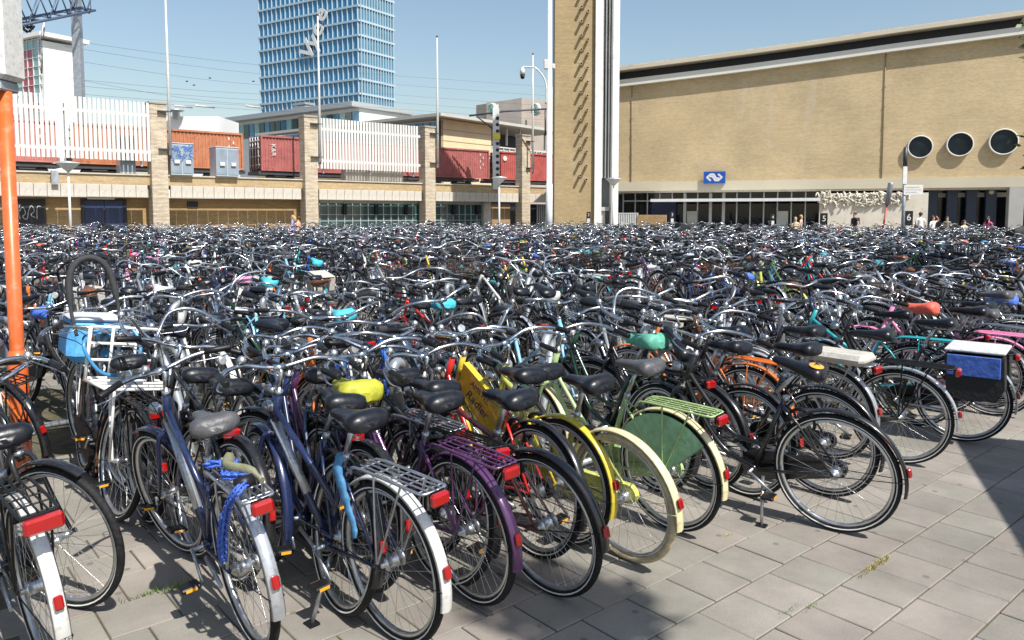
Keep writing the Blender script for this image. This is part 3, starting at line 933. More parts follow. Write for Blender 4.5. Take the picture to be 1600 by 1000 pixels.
rface('balustrade_frame', M_WHITE, [((lp_ + (lr - lp_) * i / 12, .12, zr - 3.9), (.12, .2, 2.5)) for i in range(13)] + [((lp_ + (lr - lp_) * (i + .3) / 5, .6, zr - 1.2), (.2, .2, 2.2)) for i in range(5)] + [(((lp_ + lr) / 2, .1, zr - 2.62), (lr - lp_, .22, .14)), (((lp_ + lr) / 2, .1, zr - 5.1), (lr - lp_, .22, .16))])

rb = thing('rooftop_block', 'brown grey block with two round white signs beyond the platform hall', 'building')
D0, D1, D2 = at(744, 170, 128), at(815, 170, 120), at(872, 170, 128)
M5, l5 = face_frame(D0, D1); rb.matrix_world = M5
zt = at(815, 153, 120).z
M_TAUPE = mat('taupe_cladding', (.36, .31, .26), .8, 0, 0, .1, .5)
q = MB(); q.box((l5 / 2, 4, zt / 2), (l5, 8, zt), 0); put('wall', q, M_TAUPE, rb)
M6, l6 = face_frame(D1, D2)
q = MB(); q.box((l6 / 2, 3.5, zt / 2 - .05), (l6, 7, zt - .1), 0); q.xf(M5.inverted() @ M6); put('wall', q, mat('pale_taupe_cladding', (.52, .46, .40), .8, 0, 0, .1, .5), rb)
for k in range(3):
    q = MB(); q.box((l5 * (.45 + .2 * k), -.05, zt - 4.4), (1.4, .1, 1.6), 0); put('window', q, M_GGLASS, rb)
q = MB()
for k in range(3):
    q.box((l6 * (.42 + .16 * k), -.05, zt - 4.2), (.9, .1, 1.6), 0)
q.xf(M5.inverted() @ M6); put('window', q, M_TGLASS, rb, None, 'stuff')
M_LOGOG = mat('sign_green', (.10, .40, .30), .5)
for px, py, dd in ((770, 171, 118), (838, 171, 119)):
    c = M5.inverted() @ at(px, py, dd)
    q = MB(); q.ring([(0, -.25), (.98, -.25), (.98, .1), (0, .1)], 24, 0, tuple(c)); sg = put('round_sign', q, M_WHITE, rb)
    q = MB()
    q.ring([(.40, -.32), (.58, -.32), (.58, -.26), (.40, -.26)], 16, 0, (c.x - .05, c.y, c.z + .25), .3, 4.6)
    q.ring([(.34, -.32), (.52, -.32), (.52, -.26), (.34, -.26)], 16, 0, (c.x + .08, c.y, c.z - .3), 3.4, 7.7)
    put('emblem', q, M_LOGOG, sg)

# ------------------------------------------------------------------ clock tower
M_FIN = mat('white_concrete', (.70, .70, .67), .7, 0, 0, .07, .6, .1, .4, (.55, .54, .50))
M_FLUTE = mat('grey_flute', (.22, .24, .24), .6)
ct = thing('station_tower', 'slender yellow brick tower with white ribs and rows of short pipes', 'tower', (0, 0, 0))
T0, T1, T2 = at(866, 330, 60), at(927, 330, 60), at(963, 330, 60.4)
M7, l7 = face_frame(T0, T1); ct.matrix_world = M7
HT = 30
q = MB(); q.box((l7 / 2, 1.4, HT / 2), (l7, 2.8, HT), 0); put('brick_shaft', q, BR_T, ct)
wR = T2.x - T1.x
q = MB(); q.box((l7 + .31, 1.2, HT / 2), (.56, 3.0, HT + .5), 0, None, .03); put('rib', q, M_FIN, ct)
q = MB(); q.box((l7 + wR - .24, 1.2, HT / 2), (.52, 3.3, HT + .5), 0, None, .03); put('rib', q, M_FIN, ct)
q = MB(); q.box((l7 + wR / 2, 1.9, HT / 2), (wR - .9, 1.6, HT), 0); put('recess', q, M_FLUTE, ct)
for k in range(3):
    q = MB(); q.box((l7 + .72 + k * .24, .75, HT / 2 + 2.3), (.10, .8, HT - 4.6), 0); put('flute', q, M_FIN if k else M_GREYW, ct)
q = MB(); q.box((l7 + wR / 2, .35, 2.2), (wR - 1.15, .5, .3), 0); q.box((l7 + .8, .5, 1.1), (.3, .4, 2.1), 0); put('niche', q, mat('niche_concrete', (.40, .40, .37), .8), ct)
pp = MB(); pp.ring([(.06, -.52), (.085, -.52), (.085, .05), (.06, .05)], 12, 0); pp.ring([(0, -.44), (.062, -.44), (.062, -.43), (0, -.43)], 12, 1)
pipe_me, _ = pp.mesh('pipe', {0: BR_P, 1: M_BLACKDOOR})
M7i = M7.inverted()
zs = [at(0, y_, 60).z for y_ in (280, 258.5)]
stepz = zs[1] - zs[0]
for k in range(22):
    for c_, (px, py) in enumerate(((905.5, 275), (915.5, 281))):
        w_ = M7i @ at(px, py, 60)
        o = link('pipe', pipe_me, ct); o.location = (w_.x + k * .004, 0, w_.z + k * stepz)
        o.scale = (1.25, 1, 1.25)

# ------------------------------------------------------------------ station hall
st = thing('station_hall', 'large yellow brick station hall with a swept flat roof and round windows', 'building')
S0, S1 = at(940, 300, 70.9), at(1600, 300, 59)
S1 = S0 + (S1 - S0) * 1.45
M8, l8 = face_frame(S0, S1); st.matrix_world = M8
M8i = M8.inverted()
def on_face(px, py):
    """hall-face coordinates (x along, z) of a photo point"""
    k = (px - 800) / 1200
    a, b = M8.translation, M8.to_3x3() @ Vector((1, 0, 0))
    s = (k * a.y - a.x) / (b.x - k * b.y)
    for _ in range(3):
        w_ = at(px, py, (a + b * s).y)
        s = (M8i @ w_).x
        k2 = w_.x / w_.y
        s = (k2 * a.y - a.x) / (b.x - k2 * b.y)
    w_ = at(px, py, (a + b * s).y)
    return s, w_.z
top_px = [(940, 140), (1100, 121), (1180, 111), (1300, 95), (1400, 81), (1500, 68), (1600, 55), (1700, 40), (1800, 24), (1900, 6)]
bot_px = [(940, 287), (1200, 284), (1400, 280.5), (1600, 277), (1900, 272)]
tp = [on_face(*a) for a in top_px]
bp = [on_face(*a) for a in bot_px]
zb0 = sum(b[1] for b in bp) / len(bp)
def ztop(s):
    for (s0, z0), (s1, z1) in zip(tp, tp[1:]):
        if s <= s1:
            return z0 + (z1 - z0) * (s - s0) / (s1 - s0)
    return tp[-1][1]
q = MB()
poly = [(s, z) for s, z in tp] + [(tp[-1][0], zb0), (tp[0][0], zb0)]
q.prism(poly, 'y', 0.0, 12.0, 0)
put('wall', q, BR_S, st)
def strip(name, m, z0f, z1f, y0, y1, dz=0):
    q = MB(); n_ = 24
    for i in range(n_):
        s0, s1 = tp[0][0] + (tp[-1][0] - tp[0][0]) * i / n_, tp[0][0] + (tp[-1][0] - tp[0][0]) * (i + 1) / n_
        za, zb, zc, zd = ztop(s0) + z0f, ztop(s1) + z0f, ztop(s1) + z1f, ztop(s0) + z1f
        vs = [(s0, y0, za), (s1, y0, zb), (s1, y0, zc), (s0, y0, zd), (s0, y1, za), (s1, y1, zb), (s1, y1, zc), (s0, y1, zd)]
        q.add(vs, [(0, 1, 2, 3), (4, 7, 6, 5), (3, 2, 6, 7), (0, 4, 5, 1)], 0, False)
    return put(name, q, m, st)
M_FASC = mat('grey_fascia', (.62, .61, .55), .7, 0, 0, .06, .3)
M_SLABR = mat('cream_roof_slab', (.50, .45, .34), .7, 0, 0, .06, .3)
strip('fascia', M_FASC, 0.003, .58, -.52, 1.0)
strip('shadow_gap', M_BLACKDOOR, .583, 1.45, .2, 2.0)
strip('roof_slab', M_SLABR, 1.32, 1.62, -.95, 14)
strip('roof_edge', M_CONC, 1.623, 1.72, -.90, 14)
L8 = tp[-1][0]
q = MB(); q.box((L8 / 2, .0, zb0 - .32), (L8, .5, .80), 0); put('concrete_beam', q, M_SLABR, st)
q = MB(); q.box((L8 / 2, 2.6, zb0 - .80), (L8, 5.2, .16), 0); put('soffit', q, M_CONC, st)
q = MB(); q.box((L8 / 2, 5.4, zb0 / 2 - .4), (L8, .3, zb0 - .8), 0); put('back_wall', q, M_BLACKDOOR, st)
# drain pipes
for px in (987, 1380):
    s_, _ = on_face(px, 200)
    q = MB(); q.tube([(s_, -.06, zb0 + .1), (s_, -.06, ztop(s_))], .035, 6, 0)
    for z_ in np.arange(zb0 + 1, ztop(s_), 1.6): q.box((s_, -.05, z_), (.14, .1, .1), 0)
    put('drain_pipe', q, mat('weathered_pipe', (.24, .18, .11), .7), st)
# three round windows
M_RGLASS = glass_mat('dark_round_glass', (.008, .014, .02), .05, 0, .22, .9, .9)
for px, py, rr in ((1437, 230, 17.5), (1499, 226, 18.5), (1567, 222, 20)):
    s_, z_ = on_face(px, py)
    dd = (M8 @ Vector((s_, 0, z_))).y
    r_ = rr * dd / 1200
    q = MB(); q.ring([(r_, -.36), (r_ * .92, -.36), (r_ * .92, .02), (r_, .02)], 40, 0, (s_, 0, z_)); wd_ = put('round_window', q, M_FIN, st)
    q = MB(); q.tube([(s_, -.22, z_), (s_, -.1, z_)], r_ * .925, 40, 0); put('pane', q, M_RGLASS, wd_)
    q = MB(); q.ring([(r_ * .922, -.28), (r_ * .87, -.28), (r_ * .87, -.21), (r_ * .922, -.21)], 40, 0, (s_, 0, z_)); put('frame', q, M_BLACK, wd_)
# blue railway sign
sa, za = on_face(1100.5, 287); sb, zb_ = on_face(1134.5, 268)
sg = MB(); sg.box(((sa + sb) / 2, -.42, (za + zb_) / 2), (sb - sa, .3, zb_ - za), 0, None, .02)
so = put('railway_sign', sg, mat('railway_blue', (.01, .07, .36), .4), None, M8)
tag(so, 'blue sign with a white double arrow emblem on the station hall', 'sign')
cx, cz, sx = (sa + sb) / 2, (za + zb_) / 2, (sb - sa) / 2 * .80
q = MB()
t_ = .105
def stroke(pts):
    P = [Vector((cx + a * sx, 0, cz + b * sx)) for a, b in pts]
    hw = t_ * sx
    for i in range(len(P) - 1):
        d = (P[i + 1] - P[i]).normalized(); n_ = Vector((-d.z, 0, d.x)) * hw
        a, b = P[i] - d * hw * .45, P[i + 1] + d * hw * .45
        y = -.578 - .001 * (i % 2)
        q.add([(v.x, y, v.z) for v in (a - n_, b - n_, b + n_, a + n_)], [(0, 1, 2, 3)], 0, False)
arrow = [(-.45, -.36), (-.86, 0), (-.45, .36), (-.10, .36), (.22, -.12), (.52, -.12)]
stroke(arrow); stroke([(-a, -b) for a, b in arrow])
put('double_arrow', q, M_WHITE, so)
# ground floor: entrance canopy, glazed doors, columns
s_e0, z_c = on_face(1024, 316); s_e1, _ = on_face(1281, 309)
zc_ = on_face(1150, 313)[1]
q = MB(); q.box(((s_e0 + s_e1) / 2, -1.0, zc_), (s_e1 - s_e0, 2.6, .24), 0); put('entrance_canopy', q, M_GREYW, st)
M_DGL = glass_mat('dark_shop_glass', (.012, .016, .022), .05, 0, .6)
s_a = on_face(968, 320)[0]; s_b = on_face(1281, 320)[0]
nP = 15
for i in range(nP):
    c = s_a + (s_b - s_a) * (i + .5) / nP
    q = MB(); q.box((c, 1.6, zc_ / 2 - .1), ((s_b - s_a) / nP - .12, .08, zc_ - .35), 0); put('glazed_door', q, M_DGL, st)
    q = MB(); q.box((c, 1.6, (zc_ + zb0 - .9) / 2 + .1), ((s_b - s_a) / nP - .12, .08, zb0 - .95 - zc_), 0); put('upper_pane', q, M_DGL, st)
q = MB()
for i in range(nP + 1):
    c = s_a + (s_b - s_a) * i / nP
    q.box((c, 1.55, (zb0 - .85) / 2), (.11 if i not in (5, 7, 8) else .26, .16, zb0 - .85), 0)
q.box(((s_a + s_b) / 2, 1.55, zc_ + .02), (s_b - s_a, .18, .12), 0)
put('door_frame', q, M_ALU, st)
q = MB(); c0 = on_face(1030, 330)[0]
q.box((c0 + .2, 1.3, 1.5), (2.2, .2, 3.0), 0); put('blue_panel', q, mat('dark_blue_panel', (.02, .035, .10), .5), st)
for px, m_ in ((1078, M_GREYW), (1222, M_GREYW)):
    c = on_face(px, 340)[0]
    q = MB(); q.box((c, 1.3, 1.2), (.9, .06, 1.7), 0); put('notice_board', q, m_, st)
# relief block beside the doors
s_r0, z_r1 = on_face(1281, 298); s_r1, _ = on_face(1408, 298); s_r2 = on_face(1450, 298)[0]
zr_ = on_face(1340, 302)[1]
M_RELB = mat('relief_concrete', (.60, .55, .46), .85, 0, 0, .1, .8, .2, .4, (.48, .42, .34))
q = MB(); q.box(((s_r0 + s_r2) / 2, .6, zr_ / 2), (s_r2 - s_r0, 2.0, zr_), 0); put('relief_block', q, M_RELB, st)
q = MB(); rr_ = random.Random(11)
zr0, zr1 = on_face(1340, 319)[1], on_face(1340, 304)[1]
for i in range(150):
    x = rr_.uniform(s_r0 - .15, s_r1 + .5); z_ = rr_.uniform(zr0, zr1)
    pts = smooth([(x + rr_.gauss(0, .16), -.44 - rr_.uniform(0, .16), z_ + rr_.gauss(0, .2)) for _ in range(3)], 3)
    q.tube(pts, rr_.uniform(.04, .08), 4, 0)
put('carved_relief', q, M_RELB, st, None, 'stuff')
# dark colonnade to the right
M_NAVYCOL = mat('dark_blue_column', (.012, .02, .045), .4)
for px in (1459, 1490, 1521, 1552):
    c = on_face(px, 330)[0]
    q = MB(); q.box((c, 1.2, (zb0 - .85) / 2), (.75, .7, zb0 - .85), 0, None, .03); put('column', q, M_NAVYCOL, st)
for px in (1475, 1506, 1537, 1568):
    c = on_face(px, 330)[0]
    q = MB(); q.box((c, 2.2, 1.9), (1.2, .06, 3.5), 0); put('glazed_door', q, M_DGL, st)
    q = MB(); q.box((c, 2.1, zb0 - 1.25), (1.25, .1, .35), 0); put('lintel', q, M_GREYW, st)
q = MB(); c = on_face(1586, 330)[0]; q.box((c, .2, (zb0 - .72) / 2), (1.0, .9, zb0 - .72), 0, None, .03); put('column', q, mat('grey_column', (.36, .35, .33), .8, 0, 0, .1, 1), st)
for k in range(6):
    c_ = c + 4 + k * 4.2
    q = MB(); q.box((c_, .2, (zb0 - .72) / 2), (1.0, .9, zb0 - .72), 0, None, .03); put('column', q, MAT['grey_column'], st)
q = MB(); s_, z_ = on_face(1553, 296); q.ring([(.0, -.3), (.16, -.2), (.2, 0), (.16, .2), (0, .3)], 12, 0, (s_, .8, zb0 - 1.05), 0, 2 * math.pi, False); put('ceiling_lamp', q, M_CREAMTYRE, st)
# barrier wall and railings by the doors
q = MB(); a, b = on_face(1005, 345)[0], on_face(1048, 345)[0]
q.box(((a + b) / 2, -2.2, .85), (b - a, .3, 1.75), 0); o = put('brick_screen_wall', q, BR_O, None, M8)
tag(o, 'low ochre brick screen wall beside the station doors', 'wall')
rl = thing('railing', 'white bar railing between the tower and the low brick wall', 'railing'); rl.matrix_world = M8
a, b = on_face(958, 345)[0], on_face(1004, 345)[0]
for i in range(18):
    q = MB(); q.box((a + (b - a) * i / 17, -2.2, .95), (.09, .09, 1.75), 0); put('bar', q, M_GREYW, rl)
q = MB(); q.box(((a + b) / 2, -2.2, 1.86), (b - a + .1, .12, .08), 0); put('top_rail', q, M_GREYW, rl)

# ------------------------------------------------------------------ street furniture on the square
def row_board(px, d, ch, label, ztop_, hgt=2.0, wpx=14):
    g = at(px, 345, d)
    b = thing('row_number_board', label, 'sign', (g.x, d, 0), 0, 'row number boards')
    wd_ = wpx * d / 1200
    q = MB(); q.box((0, 0, ztop_ / 2), (wd_, .12, ztop_), 0, None, .01); put('board', q, M_BLACK, b)
    text_mesh('numeral', ch, wd_ * 1.15, M_WHITE, b, Matrix.Translation((0, -.066, ztop_ - wd_ * .8)) @ Matrix.Rotation(R(90), 4, 'X'), .003)
    q = MB(); q.box((0, -.064, ztop_ - wd_ * 2.4), (wd_ * .7, .01, wd_ * 1.3), 0); put('pictogram_plate', q, M_WHITE if ch != '6' else M_GREYW, b)
row_board(919.5, 50, '2', 'black numbered board at the foot of the brick tower', 1.95, wpx=6)
row_board(1050, 50, '3', 'black board numbered 3 beside the low ochre brick wall', 1.95, wpx=6)
row_board(1207, 49, '4', 'black board numbered 4 in front of the glazed doors', 1.8, wpx=6)
row_board(1287, 46, '5', 'black board numbered 5 at the edge of the carved concrete block', 1.86, wpx=11)
row_board(1419, 42, '6', 'black board numbered 6 right behind the street name post', 1.98, wpx=13)

def cone_lamp(px, d, ytop, label, k=1.0):
    g = at(px, 345, d); zt = at(px, ytop, d).z
    b = thing('street_lamp', label, 'street lamp', (g.x, d, 0), 0, 'cone topped street lamps')
    q = MB(); q.tube([(0, 0, 0), (0, 0, zt - .45)], [.09, .055], 8, 0); put('post', q, M_GREYW, b)
    q = MB(); q.tube([(0, 0, zt - .5), (0, 0, zt - .05), (0, 0, zt)], [.09, .6 * k, .62 * k], 16, 0); q.tube([(0, 0, zt), (0, 0, zt + .07)], [.62 * k, .3 * k], 16, 1); put('lamp_head', q, {0: M_GREYW, 1: M_GALV}, b)
cone_lamp(110, 43, 254, 'white lamp with a cone head below the wide slatted screen', 1.0)
cone_lamp(780, 56, 277, 'white lamp with a cone head below the perforated mast', .9)
cone_lamp(958, 55, 279, 'white lamp with a cone head against the white tower ribs', .9)

pole = thing('camera_pole', 'tall white lighting pole with a camera arm beside the tower', 'pole', (at(858, 345, 46).x, 46, 0))
q = MB(); q.tube([(0, 0, 0), (0, 0, 3.6), (0, 0, 3.61), (0, 0, 9.3), (0, 0, 9.31), (0, 0, 19)], [.21, .2, .17, .16, .13, .11], 14, 0); put('shaft', q, M_GREYW, pole)
zc = at(858, 128, 46).z
q = MB(); q.tube(smooth([(-.22, 0, zc - 1.3), (-.24, 0, zc), (-.75, 0, zc + .75), (-1.15, 0, zc + .86), (-1.62, 0, zc + .86)], 5), .05, 8, 0); put('camera_arm', q, M_WHITE, pole)
q = MB(); q.tube([(-1.6, 0, zc + .84), (-1.6, 0, zc + .7), (-1.6, 0, zc + .42)], [.06, .15, .16], 12, 0); q.tube([(-1.6, 0, zc + .42), (-1.6, 0, zc + .22), (-1.6, 0, zc + .16)], [.14, .12, .03], 12, 1); put('dome_camera', q, {0: M_WHITE, 1: M_BLACK}, pole)
q = MB(); q.box((-.2, 0, zc + 1.0), (.3, .3, .55), 0, None, .04); q.box((.22, 0, zc + .9), (.2, .2, .3), 0, None, .04); put('junction_box', q, M_WHITE, pole)

g = at(1411, 345, 40)
sp_ = thing('street_name_post', 'dark post with a white name plate in front of the hall', 'sign post', (g.x, 40, 0))
zt = at(1411, 230, 40).z
q = MB(); q.tube([(0, 0, 0), (0, 0, zt - 1.0)], .09, 8, 0); put('post', q, M_GALV, sp_)
q = MB(); q.tube([(0, 0, zt - 1.0), (0, 0, zt)], .11, 8, 0); put('lamp_tube', q, M_STEELD, sp_)
zs_ = at(1411, 297, 40).z
q = MB(); q.box((.42, -.1, zs_), (1.0, .04, .52), 0, None, .01); pl = put('name_plate', q, M_WHITE, sp_)
q = MB()
for k, wq in enumerate((.7, .8, .55)):
    q.box((.42 - (.8 - wq) / 2, -.123, zs_ + .14 - k * .13), (wq, .004, .035), 0)
put('small_print', q, M_GALV, pl)
q = MB(); q.box((-.05, -.1, zs_ + .75), (.22, .06, .9), 0, None, .01); put('arrow_plate', q, M_GREYW, sp_)
g0, g1 = at(1381, 356, 41), at(1392, 286, 41)
bm = thing('barrier_boom', 'raised red and white barrier boom leaning beside the carved block', 'barrier', (g0.x - .2, 41, 0))
d_ = Vector((g1.x - g0.x + .2, 0, g1.z))
q = MB(); q.tube([(0, 0, 0), d_ * .68], .05, 8, 0); put('red_section', q, mat('barrier_red', (.50, .07, .05), .5), bm)
q = MB(); q.tube([d_ * .66, d_ * .99, d_], [.13, .15, .15], 8, 0); put('grey_head', q, M_GALV, bm)

# bin and black box in the crowd of bicycles are built with the bicycles

# ------------------------------------------------------------------ orange pole with a light box, near left
g = (-3.42, 5.25)
op = thing('orange_pole', 'orange steel pole with a white light box on top beside the white carrier bicycle', 'sign pole', (g[0], g[1], 0))
M_ORANGE = mat('orange_enamel', (.62, .12, .025), .38, 0, .3, .10, 7, .05, .5, (.52, .20, .10))
q = MB(); q.tube([(0, 0, 0), (0, 0, .40), (0, 0, .80), (0, 0, .86), (0, 0, 2.64)], [.062, .062, .062, .045, .045], 24, 0); put('shaft', q, M_ORANGE, op)
q = MB(); q.tube([(0, 0, .79), (0, 0, .82), (0, 0, .88)], [.064, .063, .047], 24, 0); put('collar', q, M_ORANGE, op)
q = MB(); q.box((-.30, .0, 3.66), (.76, .26, 1.9), 0, None, .03); lb = put('light_box', q, M_WHITE, op)
q = MB(); q.box((-.30, -.133, 3.69), (.66, .01, 1.75), 0); put('face_panel', q, mat('acrylic_face', (.62, .66, .72), .2), lb)
q = MB(); q.box((-.30, 0, 2.675), (.68, .2, .07), 0, None, .01); put('foot_bracket', q, M_GALV, lb)
text_mesh('lettering', 'station', .10, mat('pink_print', (.6, .25, .28), .5), lb, Matrix.Translation((-.20, -.14, 2.93)) @ Matrix.Rotation(R(90), 4, 'X'), 0)

# ------------------------------------------------------------------ trees just outside the frame: one shades the paving, one reaches into view
M_BARK = mat('bark', (.10, .075, .05), .9, 0, 0, .3, 12, .6)
M_LEAF = mat('leaf', (.10, .13, .025), .55, 0, 0, .35, 6)
M_LEAF2 = mat('leaf_yellowing', (.26, .22, .04), .55, 0, 0, .3, 6)
def tree(label, x, y, h, cr, cz, n_leaf, seed, rxy, leaf=.06, shift=(0, 0)):
    t = thing('street_tree', label, 'tree', (x, y, 0))
    r_ = random.Random(seed)
    q = MB(); q.tube(smooth([(0, 0, 0), (.03, .02, h * .3), (shift[0] * .3, shift[1] * .3, h * .55), (shift[0] * .8, shift[1] * .8, cz)], 4), [.16 - .011 * i for i in range(13)], 10, 0)
    tips = []
    for i in range(26):
        a = r_.uniform(0, 6.28); zz = r_.uniform(-.75, .8); rr = rxy * r_.uniform(.5, .95) * math.sqrt(max(.1, 1 - zz * zz))
        tip = Vector((shift[0] + math.cos(a) * rr, shift[1] + math.sin(a) * rr, cz + zz * cr))
        b0 = Vector((shift[0] * .5, shift[1] * .5, cz - cr * r_.uniform(.2, .9)))
        q.tube(smooth([b0, b0.lerp(tip, .5) + Vector((0, 0, .12)), tip], 3), [.04 - .005 * k for k in range(7)], 5, 0)
        tips.append((b0, tip))
    put('trunk', q, M_BARK, t)
    q = MB()
    for i in range(n_leaf):
        b0, tip = r_.choice(tips)
        gs = min(.16, rxy * .35); c = b0.lerp(tip, r_.uniform(.45, 1.08)) + Vector((r_.gauss(0, gs), r_.gauss(0, gs), r_.gauss(0, gs)))
        d = Vector((r_.gauss(0, 1), r_.gauss(0, 1), r_.gauss(-.4, .7))).normalized(); e = d.orthogonal().normalized()
        e = (Matrix.Rotation(r_.uniform(0, 6.28), 3, d) @ e) * leaf * .42
        l = d * leaf * r_.uniform(.8, 1.5)
        q.add([c - l, c + e, c + l, c - e], [(0, 1, 2, 3)], 0 if r_.random() < .75 else 1, False)
    put('crown', q, {0: M_LEAF, 1: M_LEAF2}, t, None, 'stuff')
sh = Vector((math.sin(SUN_AZ), math.cos(SUN_AZ))) / math.tan(SUN_EL)
tree('tall street tree whose crown shades the paving beside the yellow bicycle', .16 + sh.x * 9 + .3, 3.50 + sh.y * 9 - .2, 9.4, .30, 9.0, 1500, 4, .30, .085, (-.3, .2))
tree('leafy street tree reaching in beside the round windows', 11.12, 14.2, 6.5, 2.3, 4.2, 9000, 8, 1.72, .10)

# added kiosk just outside the frame: shaped to throw the straight shadow on the paving
kk = thing('added_occluder', 'grey kiosk added so its flat roof edge shades the paving beside the pannier bicycle', 'occluder')
ea, eb = Vector((3.64, 6.25)), Vector((2.64, 3.72))
HK = 3.05
ea2, eb2 = ea + sh * HK, eb + sh * HK
M9, l9 = face_frame(Vector((eb2.x, eb2.y, 0)), Vector((ea2.x, ea2.y, 0)))
kk.matrix_world = M9 @ Matrix.Scale(-1, 4, (0, 1, 0)) if False else M9
q = MB(); q.box((l9 / 2, -2.5, HK - .06), (l9, 5.0, .12), 0); put('roof', q, M_GALV, kk)  # made deep to block more sky and darken the shadow
q = MB(); q.box((l9 / 2, -2.55, (HK - .12) / 2), (l9 - .3, 4.6, HK - .12), 0); put('wall', q, M_CABD, kk)
q = MB(); q.box((l9 * .4, -.24, 1.05), (.9, .04, 2.1), 0, None, .01); put('door', q, M_CAB, kk)
q = MB(); q.box((l9 * .75, -.24, 1.5), (.8, .04, .9), 0, None, .01); put('window', q, M_DGL, kk)

# ================================================================== bicycles
# local frame: x forward from the rear contact point, y to the rider's left, z up
RW = 0.35
WB = 1.11
HUB_R = Vector((0, 0, RW)); HUB_F = Vector((WB, 0, RW)); BBK = Vector((.47, 0, .285))
HTB = Vector((.915, 0, .755)); HTT = Vector((.838, 0, .945)); STT = Vector((.285, 0, .745)); STEM = Vector((.803, 0, 1.03))
SAD = Vector((.19, 0, .955))
STEER_AX = (HTT - HTB).normalized()
def V(*a): return Vector(a)
def mir(pts): return [Vector((p[0], -p[1], p[2])) for p in pts]

# q: 2 full detail, 1 middle distance, 0 far mass
SEG = {2: 48, 1: 28, 0: 12}
SID = {2: 10, 1: 6, 0: 3}

def b_tyre(m, q, c=(0, 0, 0)):
    k = {2: 10, 1: 6, 0: 3}[q]
    m.ring([(.329 + .0205 * math.cos(2 * math.pi * i / k), .0195 * math.sin(2 * math.pi * i / k)) for i in range(k)], SEG[q], 'tyre', c)
    if q == 2:
        for s in (-1, 1):
            m.ring([(.3225, s * .0195), (.3285, s * .0215)], SEG[q], 'stripe', c, 0, 2 * math.pi, False)
def b_rim(m, q, c=(0, 0, 0), rear=False):
    if q:
        m.ring([(.313, -.013), (.313, .013), (.300, .011), (.294, 0), (.300, -.011)], SEG[q], 'rim', c)
        r_ = .032 if rear else .017
        k = 12 if q == 2 else 6
        m.ring([(0, -.05), (.012, -.05), (.014, -.032), (r_, -.03), (r_, -.025), (r_ * .75, -.02), (r_ * .75, .02), (r_, .025), (r_, .03), (.014, .032), (.012, .05), (0, .05)], k, 'rim', c, 0, 2 * math.pi, False)
    else:
        m.ring([(.313, -.014), (.313, .014), (.296, 0)], SEG[q], 'rim', c)
def b_spokes(m, q, c=(0, 0, 0), rear=False):
    n_ = 32 if q == 2 else 20
    hr = .030 if rear else .016
    for i in range(n_):
        a = 2 * math.pi * i / n_
        s = 1 if i % 2 else -1
        b = a + (.9 if (i // 2) % 2 else -.9) * (1.0 if rear else .8)
        m.tube([(c[0] + math.cos(b) * hr, c[1] + s * .027, c[2] + math.sin(b) * hr), (c[0] + math.cos(a) * .3, c[1], c[2] + math.sin(a) * .3)], .0012 if q == 2 else .0015, 3, 'spoke', False, False)

def b_frame(m, q, kind):
    sd = SID[q]; n_ = 6 if q == 2 else (4 if q else 2)
    m.tube([HTB - STEER_AX * .015, HTT], .019, sd, 'paint')
    m.tube([BBK, STT], .0155, sd, 'paint')
    if kind == 'oma':
        m.tube(smooth([HTB + V(-.005, 0, .04), (.80, 0, .56), (.66, 0, .37), BBK + V(.0, 0, .0)], n_), .017, sd, 'paint')
        m.tube(smooth([HTB + V(-.02, 0, .09), (.76, 0, .66), (.60, 0, .48), (.408, 0, .44)], n_), .0135, sd, 'paint')
    elif kind == 'lady':
        m.tube([HTB + V(.0, 0, .02), BBK], .019, sd, 'paint')
        m.tube([HTB + V(-.035, 0, .10), (.385, 0, .495)], .0165, sd, 'paint')
    elif kind == 'mono':
        m.tube(smooth([HTB + V(-.02, 0, .06), (.78, 0, .55), (.66, 0, .42), (.52, 0, .36), (.405, 0, .40)], n_), .03, sd, 'paint')
    else:
        m.tube([HTB + V(.0, 0, .02), BBK], .017, sd, 'paint')
        m.tube([HTT + V(.012, 0, -.035), STT + V(.012, 0, -.03)], .0145, sd, 'paint')
    for s in (-1, 1):
        m.tube([BBK + V(-.03, s * .028, 0), (.1, s * .055, .34), (0, s * .06, RW)], [.010, .009, .008], max(3, sd - 2), 'paint')
        m.tube([STT + V(.02, s * .015, -.03), (.2, s * .04, .62), (0, s * .06, RW)], [.008, .008, .007], max(3, sd - 2), 'paint')
    if q:
        m.tube([BBK + V(0, -.035, 0), BBK + V(0, .035, 0)], .022, 10, 'paint')
        m.tube([STT - V(0, 0, .01) + V(-.01, 0, -.0), STT + V(-.006, 0, .02)], .0195, 8, 'metal')
    if q == 2:
        m.tube([HTT, HTT + STEER_AX * .018], .021, 10, 'metal'); m.tube([HTB - STEER_AX * .03, HTB - STEER_AX * .01], .021, 10, 'metal')
        # ring lock and cable runs
        m.ring([(.07, -.015), (.085, -.015), (.085, .015), (.07, .015)], 12, 'black', (.19, 0, .62), -.4, 3.6)
        m.tube(smooth([(.16, .045, .60), (.10, .045, .50), (.03, .05, .39)], 3), .003, 4, 'black')

def b_fork(m, q):
    sd = SID[q]
    m.tube([HTB - STEER_AX * .055, HTB - STEER_AX * .01], .017, sd, 'paint')
    for s in (-1, 1):
        pts = smooth([HTB + V(.0, s * .02, -.02), HTB + V(.03, s * .052, -.06), (1.03, s * .055, .50), (WB, s * .055, RW)], 4 if q == 2 else (2 if q else 1))
        m.tube(pts, [.0135 - .005 * i / (len(pts) - 1) for i in range(len(pts))], max(3, sd - 2), 'paint')
    if q == 2:
        m.tube([(WB, -.07, RW), (WB, .07, RW)], .007, 8, 'metal')
        m.tube([(WB, .066, RW), (WB, .074, RW)], .013, 6, 'metal'); m.tube([(WB, -.074, RW), (WB, -.066, RW)], .013, 6, 'metal')

